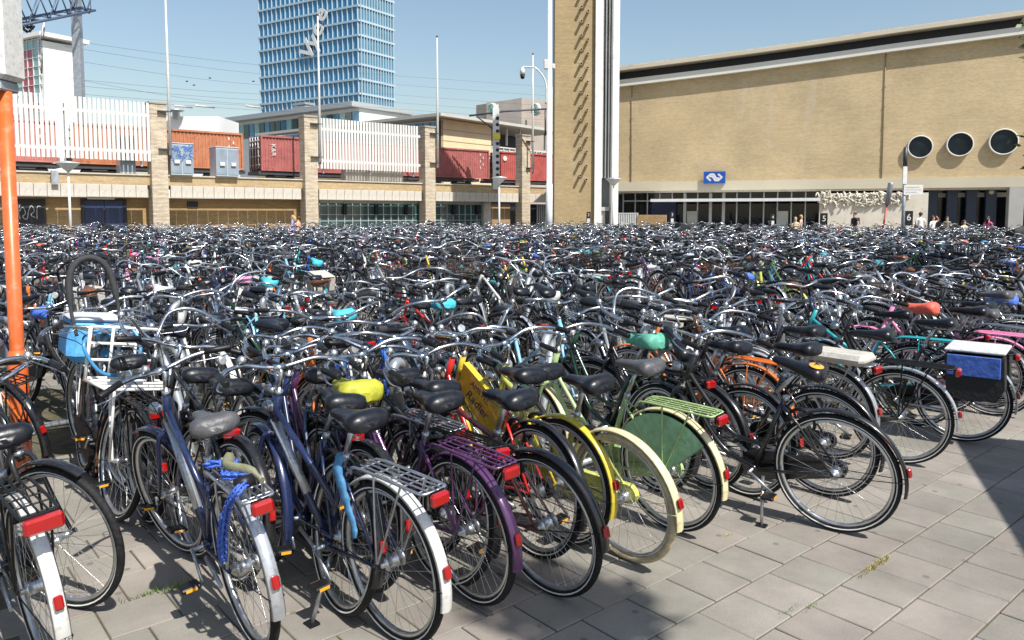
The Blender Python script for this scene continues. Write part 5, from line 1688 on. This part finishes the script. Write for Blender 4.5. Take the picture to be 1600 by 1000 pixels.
# silver downtube shells on the navy bicycle
q = MB(); q.tube([HTB + V(-.003, 0, .045), HTB.lerp(BBK, .62) + V(0, 0, .02)], .0205, 12, 0); put('silver_sleeve', q, PM['silver'], bA)
text_mesh('lettering', 'COMFORT LINE', .022, M_STEELD, bA, Matrix.Translation(HTB.lerp(BBK, .35) + V(0, -.0215, .01)) @ Matrix.Rotation(R(90), 4, 'X') @ Matrix.Rotation(R(46.5), 4, 'Z'), .0004)
q = MB(); q.tube([HTB + V(-.003, 0, .045), HTB.lerp(BBK, .75) + V(0, 0, .02)], .0205, 12, 0); put('silver_sleeve', q, PM['silver'], bB)
# advertising plate with its print
q = MB(); q.prism([(.50, .70), (.815, .90), (.88, .74), (.60, .48), (.53, .52)], 'y', -.022, .022, 0); pl = put('advert_plate', q, PM['yellow'], ra)
for s in (1, -1):
    rot = Matrix.Rotation(R(90), 4, 'X') if s < 0 else Matrix.Rotation(R(180), 4, 'Z') @ Matrix.Rotation(R(90), 4, 'X')
    tl = 33 if s < 0 else -33
    text_mesh('lettering', 'AMSTEL', .055, mat('print_navy', (.02, .02, .10), .5), pl, Matrix.Translation((.665, s * .0235, .735)) @ rot @ Matrix.Rotation(R(tl), 4, 'Z'), .0004)
    text_mesh('lettering', 'Radler', .085, MAT['print_navy'], pl, Matrix.Translation((.70, s * .0235, .66)) @ rot @ Matrix.Rotation(R(tl), 4, 'Z'), .0004, .25)
# saddle emblems
def emblem(root, poly_r, m, n_, inner, sc, off=(-.075, 0, .0485)):
    q = MB(); vs = [SAD + V(off[0], off[1], off[2] + .004)]
    for i in range(n_):
        a = 2 * math.pi * i / n_; r_ = sc * (1 if i % 2 else inner)
        vs.append(SAD + V(off[0] + math.cos(a) * r_ * .8, off[1] + math.sin(a) * r_, off[2] - r_ * r_ * 4.0))
    q.add(vs, [(0, i + 1, (i + 1) % n_ + 1) for i in range(n_)], 0); return put('saddle_emblem', q, m, next(c for c in root.children if c.name.startswith('saddle')))
e_ = emblem(b10, 0, M_AMBER, 20, 1.0, .050, (-.085, .025, .049)); emblem(b10, 0, M_BLACK, 6, .4, .028, (-.085, .025, .0515))
emblem(b16, 0, M_WHITE, 10, .5, .05)
# tall foam grab loop
q = MB(); q.tube(smooth([(.80, -.16, 1.04), (.84, -.17, 1.20), (.88, -.15, 1.42), (.89, -.08, 1.52), (.89, .02, 1.52), (.88, .09, 1.42), (.84, .11, 1.20), (.80, .10, 1.04)], 6), [.011] * 8 + [.021] * 27 + [.011] * 8, 10, 0); put('grab_loop', q, mat('black_foam', (.03, .032, .035), .8, 0, 0, .15, 30, .2), lp)
# blue crate bag standing on the transport bicycle
q = MB(); q.box((-.10, 0, .93), (.44, .36, .30), 0, None, .05); bgm = put('crate_bag', q, C_LBAG, wt)
q = MB(); q.box((-.10, 0, 1.085), (.42, .34, .03), 0, None, .014); put('bag_lid', q, C_WBAG, bgm)
q = MB(); q.tube(smooth([(.84, -.12, 1.10), (.95, -.22, 1.02), (.98, -.12, .86), (.97, .03, .86), (.93, .10, 1.0), (.86, .04, 1.12)], 6, True), .011, 8, 0, True); put('cable_lock', q, mat('blue_cable', (.05, .24, .48), .35), wt)

# ------------------------------------------------------------------ the packed rows behind
br = random.Random(21)
C_WICK = cloth('dark_wicker', (.07, .04, .022), .8)
WEIGHT = (('black', 31), ('charcoal', 8), ('navy', 8), ('silver', 10), ('grey', 6), ('white', 5), ('dark green', 3), ('slate blue', 6), ('red', 3), ('maroon', 2), ('orange', 2),
          ('yellow', 1.2), ('teal', 1.5), ('light blue', 2.2), ('blue', 2), ('pink', 1), ('purple', 1.2), ('green', 1.4), ('brown', 1), ('lime', .5))
WK, WV = [a for a, _ in WEIGHT], [b for _, b in WEIGHT]
COVERS = (('coral red', C_REDC), ('turquoise', C_TEAL), ('pink', C_PINK), ('blue', C_BLUE), ('yellow', C_YEL), ('white', C_WBAG), ('light blue', C_LBAG))
KINDW = {'oma': 'step-through', 'lady': 'low frame', 'mono': 'single tube', 'man': 'diamond frame'}
FAR_PT = [(-34, 39.5), (-8, 47.5), (2, 50), (14, 47), (24, 40), (34, 37.5)]
def far_edge(x):
    for (x0, y0), (x1, y1) in zip(FAR_PT, FAR_PT[1:]):
        if x <= x1:
            return y0 + (y1 - y0) * (x - x0) / (x1 - x0)
    return FAR_PT[-1][1]
PITCH_ROW = 3.6
slots = []
for k in range(0, 24):
    nmid = 3.75 + PITCH_ROW * k
    for side in (0, 1):
        u = -34.0
        while u < 66:
            u += br.uniform(.28, .40) if k else br.uniform(.34, .46)
            if br.random() < .035:
                u += .35
                continue
            nr = nmid - 1.16 + br.gauss(0, .07) if side == 0 else nmid + 1.12 + br.gauss(0, .07)
            x, y = u * UX + nr * NX, u * UY + nr * NY
            h = HN + br.gauss(0, R(8)) + (math.pi if side else 0)
            mx_, my_ = x + math.cos(h) * .5, y + math.sin(h) * .5
            if my_ < 2.2 or abs(mx_) > .70 * my_ + 1.6 or my_ > far_edge(mx_):
                continue
            if k == 0 and side == 0 and -1.2 < u < 7.6:
                continue
            if k == 0 and side == 0 and u < -1.0 and False:
                continue
            p0 = (x + math.cos(h) * .2, y + math.sin(h) * .2); p1 = (x + math.cos(h) * .85, y + math.sin(h) * .85)
            if any((p0[0] - a) ** 2 + (p0[1] - b) ** 2 < .075 or (p1[0] - a) ** 2 + (p1[1] - b) ** 2 < .05 for a, b in taken):
                continue
            slots.append((my_, x, y, h, k * 2 + side + 1, br.random()))
slots.sort()
SEEN = 300 - len(taken) // 2 + 2
ORD = ['first', 'second', 'third', 'fourth', 'fifth', 'sixth', 'seventh', 'eighth', 'ninth', 'tenth', 'eleventh', 'twelfth', 'thirteenth', 'fourteenth', 'fifteenth', 'sixteenth', 'seventeenth', 'eighteenth', 'nineteenth', 'twentieth',
       'twenty-first', 'twenty-second', 'twenty-third', 'twenty-fourth', 'twenty-fifth', 'twenty-sixth', 'twenty-seventh', 'twenty-eighth', 'twenty-ninth', 'thirtieth']
def rspec(r_):
    pa = r_.choices(WK, WV)[0]
    kd = r_.choices(['oma', 'lady', 'man', 'mono'], [45, 30, 17, 8])[0]
    sp = dict(kind=kd, paint=pa, style=r_.choices(['swept', 'tour', 'flat', 'high'], [40, 32, 18, 10])[0])
    sp['guard'] = pa if r_.random() < .35 else r_.choices(['black', 'silver', 'white'], [62, 28, 10])[0]
    sp['rack'] = r_.random() < .72
    sp['rack_m'] = r_.choices([M_BLACK, M_ALU, PM[pa], RACK_W], [52, 33, 10, 5])[0]
    sp['bar_m'] = r_.choices([M_CHROME, M_ALU, M_BLACK], [36, 34, 30])[0]
    sp['lamp'] = r_.random() < .6
    sp['lampb_m'] = r_.choice([M_ALU, M_BLACK, M_BLACK])
    sp['tail'] = r_.random() < .5
    sp['tilt'] = r_.choice([0, 0, 0, 6, -5])
    sp['chain'] = 'case' if r_.random() < .6 else 'chain'
    sp['crank'] = r_.choice([.6, 2.0, -.7, 1.2])
    feat = 'black saddle'
    z = r_.random()
    if z < .09:
        c_ = r_.choice(COVERS); sp['saddle_m'] = c_[1]; sp['cover'] = True; feat = c_[0] + ' saddle cover'
    elif z < .16:
        sp['saddle_m'] = C_BRN; feat = 'brown saddle'
    elif z < .25:
        sp['saddle_m'] = C_GREYS; feat = 'grey saddle'
    z = r_.random()
    if z < .06:
        sp['front'] = 'basket'; sp['basket_m'] = r_.choice([M_BLACK, M_ALU, C_WICK]); feat += ' and wire basket'
    elif z < .0:
        sp['front'] = 'crate'; c_ = ('black', C_BLK); sp['basket_m'] = c_[1]; feat += ' and %s crate' % c_[0]
    elif z < .13 and sp['rack']:
        c_ = r_.choice([('black', C_BLK), ('grey', C_GREYB), ('blue', C_BLUE), ('white', C_WBAG)])
        sp['pannier'] = True; sp['bag_m'] = sp['flap_m'] = sp['bagtop_m'] = c_[1]; feat += ' and %s panniers' % c_[0]
    elif not sp['rack']:
        pass
    return sp, '%s%s %s bicycle with %s' % (pa, '' if sp['rack'] or sp.get('front') else ' rackless', KINDW[kd], feat)
todo = []
for i, (d_, x, y, h, row, z) in enumerate(slots[:SEEN]):
    sp, desc = rspec(br)
    todo.append([x, y, h, row, sp, desc, d_])
bykey = {}
for t in todo:
    bykey.setdefault((t[5], t[3]), []).append(t)
for (desc, row), ts in bykey.items():
    ts.sort(key=lambda t: t[0] / t[1])
    for i, t in enumerate(ts):
        lb_ = '%s, %s row back' % (desc, ORD[row - 1]) + ('' if len(ts) == 1 else ', %s such from the pole' % ORD[i])
        if len(lb_.split()) > 16:
            lb_ = lb_.replace(' bicycle with ', ' bicycle, ').replace(' and ', ', ')
        if len(lb_.split()) > 16:
            lb_ = lb_.replace(' such from the pole', ' from the pole')
        t.append(lb_)
trays = []
for x, y, h, row, sp, desc, d_, lab in todo:
    up = R(br.uniform(11, 16)) if br.random() < .38 else 0.0          # every other place in the rack lifts the front wheel
    sc_ = br.uniform(.94, 1.05)
    bicycle(x, y, h, sp, 2 if d_ < 8.2 else 1, br.gauss(0, R(6)), br.gauss(0, R(28)), lab, 'bicycles parked on the square', up, sc_)
    if up and row <= 4:
        trays.append((x, y, h, up, sc_, row))

# ---- the rest of the square: too many to count, one mass
def far_proto(kind, style, extra, steer):
    m = MB()
    b_tyre(m, 0, HUB_F); b_rim(m, 0, HUB_F); b_fork(m, 0); b_guard(m, 0, HUB_F, R(62), R(200)); b_bar(m, 0, style); b_grip(m, 0, style, 1); b_grip(m, 0, style, -1)
    if extra == 'crate':
        b_crate(m, 0)
    m.tube([(.95, 0, .83), (1.02, 0, .83)], .035, 4, 'lens')
    m.xf(steer_m(R(steer)))
    b_tyre(m, 0, HUB_R); b_rim(m, 0, HUB_R)
    b_frame(m, 0, kind); b_guard(m, 0, HUB_R, R(25), R(190))
    b_saddle(m, 0); m.tube([STT, SAD + V(.015, 0, -.04)], .014, 3, 'metal')
    if extra != 'none':
        b_rack(m, 0); b_tail(m, 0)
    if extra == 'bag':
        b_pannier(m, 0)
    b_case(m, 1)
    v = np.array(m.v, dtype=np.float64)
    tri = []; tm = []
    for f, r in zip(m.f, m.m):
        for j in range(1, len(f) - 1):
            tri.append((f[0], f[j], f[j + 1])); tm.append(r)
    return v, np.array(tri, dtype=np.int64), tm
pro = [far_proto(k_, s_, e_, t_) for t_ in (0, 26, -24, 48, -45) for k_, s_, e_ in (('oma', 'swept', 'rack'), ('lady', 'tour', 'rack'), ('man', 'flat', 'none'), ('oma', 'high', 'crate'), ('lady', 'swept', 'bag'), ('mono', 'tour', 'none'), ('man', 'tour', 'rack'), ('oma', 'tour', 'none'))]
mass_m = []
def mi(m):
    if m not in mass_m:
        mass_m.append(m)
    return mass_m.index(m)
VV, FF, MM = [], [], []
off = 0
for (d_, x, y, h, row, z) in slots[SEEN:]:
    v, f, tm = pro[br.choices(range(40), [w_ * t_ for t_ in (3, 2.5, 2.5, 1, 1) for w_ in (24, 22, 11, 1, 4, 8, 13, 15)])[0]]
    M = np.array(bike_matrix(x, y, h, br.gauss(0, R(8)), R(br.uniform(10, 16)) if br.random() < .38 else 0.0, br.uniform(.93, 1.06)))
    vv = v @ M[:3, :3].T + M[:3, 3]
    pa = br.choices(WK, WV)[0]
    rol = {'paint': PM[pa], 'guard': PM[pa] if br.random() < .35 else br.choice([PM['black'], PM['black'], PM['silver']]), 'bar': br.choice([M_CHROME, M_CHROME, M_ALU, M_ALU, M_BLACK]), 'rack': br.choice([M_BLACK, M_ALU, M_ALU]),
           'saddle': br.choice([M_SADDLE] * 9 + [C_BRN, C_GREYS, br.choice(COVERS)[1]]), 'basket': C_BLK, 'bag': C_BLK, 'flap': C_BLK, 'bagtop': br.choice([C_BLK, C_WBAG])}
    ids = {r: mi(rol.get(r, ROLE[r])) for r in set(tm)}
    VV.append(vv); FF.append(f + off); MM.append(np.array([ids[r] for r in tm], dtype=np.int32)); off += len(v)
V_, F_, M_ = np.concatenate(VV), np.concatenate(FF), np.concatenate(MM)
me = bpy.data.meshes.new('far_bicycles')
me.vertices.add(len(V_)); me.vertices.foreach_set('co', V_.astype(np.float32).ravel())
me.loops.add(len(F_) * 3); me.loops.foreach_set('vertex_index', F_.astype(np.int32).ravel())
me.polygons.add(len(F_)); me.polygons.foreach_set('loop_start', np.arange(0, len(F_) * 3, 3, dtype=np.int32))
for m in mass_m:
    me.materials.append(m)
me.polygons.foreach_set('material_index', M_)
me.polygons.foreach_set('use_smooth', np.ones(len(F_), dtype=bool))
me.update(calc_edges=True)
far_b = link('far_bicycles', me, None, None, 'stuff')
tag(far_b, 'dense mass of parked bicycles filling the back of the square', 'bicycles')
if off > 4000000: raise RuntimeError('too many')

# ------------------------------------------------------------------ galvanised crook stands between the bicycles
cq = MB(); cq.tube(smooth([(0, 0, 0), (0, .03, .30), (0, .14, .66), (0, .25, .91), (0, .22, .985), (0, .13, .96), (0, .08, .89)], 5), .031, 10, 0)
cq.tube([(0, 0, 0), (0, 0, .012)], .07, 10, 0)
crook_me, _ = cq.mesh('crook', {0: M_GALV})
for k, us in ((0, (2.45, 3.45, 4.6, 5.5, 6.5, 7.6)), (1, tuple(1.0 + 1.1 * i for i in range(14)))):
    rk = thing('bicycle_rack', ['galvanised rack with crook shaped arms between the two front rows', 'galvanised rack with crook shaped arms behind the second row'][k], 'bicycle rack', (0, 0, 0))
    n0 = 3.75 + PITCH_ROW * k
    q = MB(); q.tube([(us[0] * UX + n0 * NX, us[0] * UY + n0 * NY, .05), (us[-1] * UX + n0 * NX, us[-1] * UY + n0 * NY, .05)], .025, 8, 0); put('floor_rail', q, M_GALV, rk)
    for i, u in enumerate(us):
        o = link('crook', crook_me, rk)
        o.location = (u * UX + n0 * NX, u * UY + n0 * NY, .0)
        o.rotation_euler = (0, 0, UA + (-math.pi / 2 if i % 2 else math.pi / 2) + .5)
    if k == 0:
        o = link('crook', crook_me, rk); o.location = (-2.02, 4.78, 0); o.rotation_euler = (0, 0, UA + .4)
    for x, y, h, up, sc_, row in trays:
        if (row - 1) // 2 != k:
            continue
        q = MB(); r0 = .36 * sc_
        zf = math.sin(up) * WB * sc_
        for s in (-1, 1):
            q.tube([(WB * sc_ * .72, s * .03, zf * .55), (WB * sc_, s * .03, zf + .03), (WB * sc_ + .26, s * .03, zf + .17)], .008, 5, 0)
        q.tube([(WB * sc_, 0, zf - .012), (WB * sc_ + .02, 0, 0)], .02, 6, 0)
        q.box((WB * sc_, 0, zf - .008), (.10, .07, .012), 0)
        q.xf(Matrix.Translation((x, y, 0)) @ Matrix.Rotation(h, 4, 'Z')); put('wheel_tray', q, M_GALV, rk)

# black delivery box and a mesh bin standing up out of the crowd of bicycles
g = at(1064, 352, 36)
q = MB(); q.box((0, 0, .25), (.62, .5, .5), 0, None, .05); q.xf(Matrix.Rotation(R(14), 4, 'Y'))
bx_ = thing('delivery_box', 'black delivery box rising above the far bicycles before the station doors', 'box', (g.x, 36, .86), .4)
put('case', q, C_BLK, bx_)
q = MB(); q.tube([(-.25, -.15, .02), (-.25, -.15, -.86)], .02, 6, 0); q.tube([(.25, .15, .02), (.25, .15, -.86)], .02, 6, 0); put('carrier_leg', q, M_STEELD, bx_)
bn = thing('mesh_bin', 'dark mesh litter bin among the bicycles below the seated people', 'bin', (at(1511, 380, 17.5).x, 17.5, 0))
q = MB()
for i in range(22):
    a = 2 * math.pi * i / 22; q.tube([(math.cos(a) * .2, math.sin(a) * .2, .45), (math.cos(a) * .27, math.sin(a) * .27, 1.13)], .012, 4, 0)
for z in (.46, .7, .9, 1.13):
    r_ = .2 + .07 * (z - .45) / .68; q.tube([(math.cos(2 * math.pi * i / 22) * r_, math.sin(2 * math.pi * i / 22) * r_, z) for i in range(22)], .013, 4, 0, True)
put('basket', q, M_STEELD, bn)
q = MB(); q.tube([(0, 0, 0), (0, 0, .47)], .05, 8, 0); q.tube([(0, 0, .455), (0, 0, .475)], .2, 16, 0); put('post', q, M_STEELD, bn)

# ------------------------------------------------------------------ people on the far side of the square
def person(px, d, z0, hgt, head, arms, shirt, legs, hair, label, lean=0.0, long_hair=False, bag=None, bare_arms=True, skirt=False):
    g = at(px, 345, d)
    root = thing('person', label, 'person', (g.x, d, z0), head)
    k = hgt / 1.75
    P = {}
    J = [('pelvis', (0, 0, .95), .135), ('waist', (0, .01, 1.08), .125), ('chest', (0, .0, 1.30), .150), ('neckb', (0, .01, 1.46), .065), ('neck', (0, -.005, 1.52), .052), ('head', (0, -.02, 1.60), .082), ('crown', (0, -.01, 1.69), .074)]
    for s, n_ in ((1, 'l'), (-1, 'r')):
        st_ = .10 if s > 0 else -.10
        J += [('hip' + n_, (s * .09, 0, .90), .10), ('knee' + n_, (s * .10, -st_ * .9, .50), .062), ('ank' + n_, (s * .10, st_ * .6 + .02, .09), .042), ('toe' + n_, (s * .105, st_ * .6 - .13, .035), .034)]
        if arms == 'down':
            el, wr2, hd = (s * .235, .03, 1.15), (s * .25, -.04, .92), (s * .25, -.07, .83)
        elif arms == 'head' and s > 0:
            el, wr2, hd = (s * .34, -.10, 1.52), (s * .17, -.10, 1.68), (s * .11, -.09, 1.72)
        elif arms == 'front':
            el, wr2, hd = (s * .22, -.03, 1.14), (s * .13, -.24, 1.20), (s * .09, -.30, 1.24)
        else:
            el, wr2, hd = (s * .27, .02, 1.16), (s * .22, -.14, 1.02), (s * .20, -.18, .98)
        J += [('sh' + n_, (s * .175, .01, 1.41), .062), ('el' + n_, el, .046), ('wr' + n_, wr2, .032), ('hd' + n_, hd, .036)]
    E = [('pelvis', 'waist'), ('waist', 'chest'), ('chest', 'neckb'), ('neckb', 'neck'), ('neck', 'head'), ('head', 'crown')]
    for n_ in 'lr':
        E += [('pelvis', 'hip' + n_), ('hip' + n_, 'knee' + n_), ('knee' + n_, 'ank' + n_), ('ank' + n_, 'toe' + n_), ('chest', 'sh' + n_), ('sh' + n_, 'el' + n_), ('el' + n_, 'wr' + n_), ('wr' + n_, 'hd' + n_)]
    names = [j[0] for j in J]
    me = bpy.data.meshes.new('body')
    me.from_pydata([Vector(j[1]) * k for j in J], [(names.index(a), names.index(b)) for a, b in E], [])
    tmp = bpy.data.objects.new('body_src', me); COL.objects.link(tmp)
    md = tmp.modifiers.new('skin', 'SKIN')
    for i, j in enumerate(J):
        sv = me.skin_vertices[0].data[i]; sv.radius = (j[2] * k, j[2] * k * (.72 if j[0] in ('pelvis', 'waist', 'chest') else 1)); sv.use_root = (i == 0)
    tmp.modifiers.new('sub', 'SUBSURF').levels = 1
    dg = bpy.context.evaluated_depsgraph_get()
    bm_ = bpy.data.meshes.new_from_object(tmp.evaluated_get(dg))
    bpy.data.objects.remove(tmp)
    for m in (M_SKIN, shirt, legs, M_BLACK):
        bm_.materials.append(m)
    for pl_ in bm_.polygons:
        c = pl_.center / k
        arm = abs(c.x) > .20
        if c.z < .10: ix = 3
        elif c.z < .98 and not arm: ix = 2 if not (skirt and c.z < .60) else 0
        elif c.z > 1.475 and not arm: ix = 0
        elif arm and (c.z < 1.26 if bare_arms else c.z < .9): ix = 0
        elif arms == 'head' and c.z > 1.46: ix = 0
        elif c.y < -.16: ix = 0
        else: ix = 1
        pl_.material_index = ix; pl_.use_smooth = True
    b = link('body', bm_, root)
    q = MB()
    c = Vector((0, .0, 1.655)) * k
    for i in range(5):
        pass
    q.ring([(.001, .098 * k), (.05 * k, .09 * k), (.085 * k, .05 * k), (.097 * k, 0), (.088 * k, -.045 * k)], 12, 0, (0, 0, 0), 0, 2 * math.pi, False)
    q.xf(Matrix.Translation(c + Vector((0, .022, .01)) * k) @ Matrix.Rotation(R(72), 4, 'X'))
    if long_hair:
        q.tube([c + Vector((0, .07, .02)) * k, c + Vector((0, .11, -.12)) * k, c + Vector((0, .10, -.30)) * k], [.085 * k, .09 * k, .04 * k], 8, 0)
    put('hair', q, hair, root)
    if bag:
        q = MB(); q.box((0, .19 * k, 1.25 * k), (.30 * k, .16 * k, .42 * k), 0, None, .05); put('rucksack', q, bag, root)
    return root
H_BRN = mat('brown_hair', (.06, .03, .015), .6); H_BLN = mat('blond_hair', (.42, .28, .11), .6); H_BLK = mat('black_hair', (.012, .010, .010), .5)
T_WHT = cloth('white_shirt', (.75, .75, .74)); T_BLK = cloth('black_shirt', (.02, .02, .024)); T_BGE = cloth('beige_top', (.60, .47, .28)); T_PNK = cloth('pink_top', (.60, .08, .22)); T_BLU = cloth('periwinkle_top', (.20, .24, .60)); T_ORG = cloth('apricot_top', (.70, .36, .24))
D_JEAN = cloth('denim', (.05, .09, .19)); D_DARK = cloth('dark_trousers', (.025, .025, .03)); D_KHK = cloth('khaki', (.25, .22, .15))
q = MB(); q.add([(18, 43, .0), (44, 38.5, .0), (46, 60, .0), (16, 62, .0)], [(0, 1, 2, 3)], 0)
person(1335, 44, 0.05, 1.86, R(-70), 'down', T_BLK, D_DARK, H_BRN, 'person in a black shirt with a rucksack walking past the carved block', 0, False, C_BLK)
person(1438, 41, 0.06, 1.84, R(175), 'down', T_WHT, D_JEAN, H_BRN, 'person in a white shirt and jeans standing beside the board numbered 6')
person(1458, 40, 0.0, 1.72, R(30), 'head', T_WHT, D_KHK, H_BRN, 'person in a white top holding one hand to the head', 0, True)
person(1480, 46, 0.0, 1.66, R(-20), 'front', cloth('grey_green_top', (.18, .18, .13)), D_DARK, H_BRN, 'person in a dark patterned top in the shade behind the white shirts', 0, True)
person(1507, 39, -.12, 1.62, R(10), 'front', T_BGE, D_DARK, H_BRN, 'person in a beige top looking down beside the dark columns', 0, True)
person(1544, 40, 0.0, 1.70, R(120), 'front', T_PNK, D_DARK, H_BLK, 'person in a pink top and black skirt holding up a phone', 0, True, None, True, True)
person(1243, 42, 0.0, 1.64, R(-10), 'front', T_BGE, D_KHK, H_BLN, 'person with long blond hair and a beige top near the station doors', 0, True)
person(1252, 44, 0.02, 1.74, R(60), 'down', cloth('skin_tone_top', (.55, .40, .30)), D_KHK, H_BLN, 'person with short fair hair behind the blond person', 0)
person(457, 39, 0.0, 1.75, R(-80), 'front', T_BLU, D_JEAN, H_BLN, 'person in a periwinkle blue top before the brick viaduct', 0, True)
person(466, 38.2, 0.0, 1.70, R(-95), 'down', T_ORG, D_KHK, H_BRN, 'person in an apricot top beside the one in blue', 0)
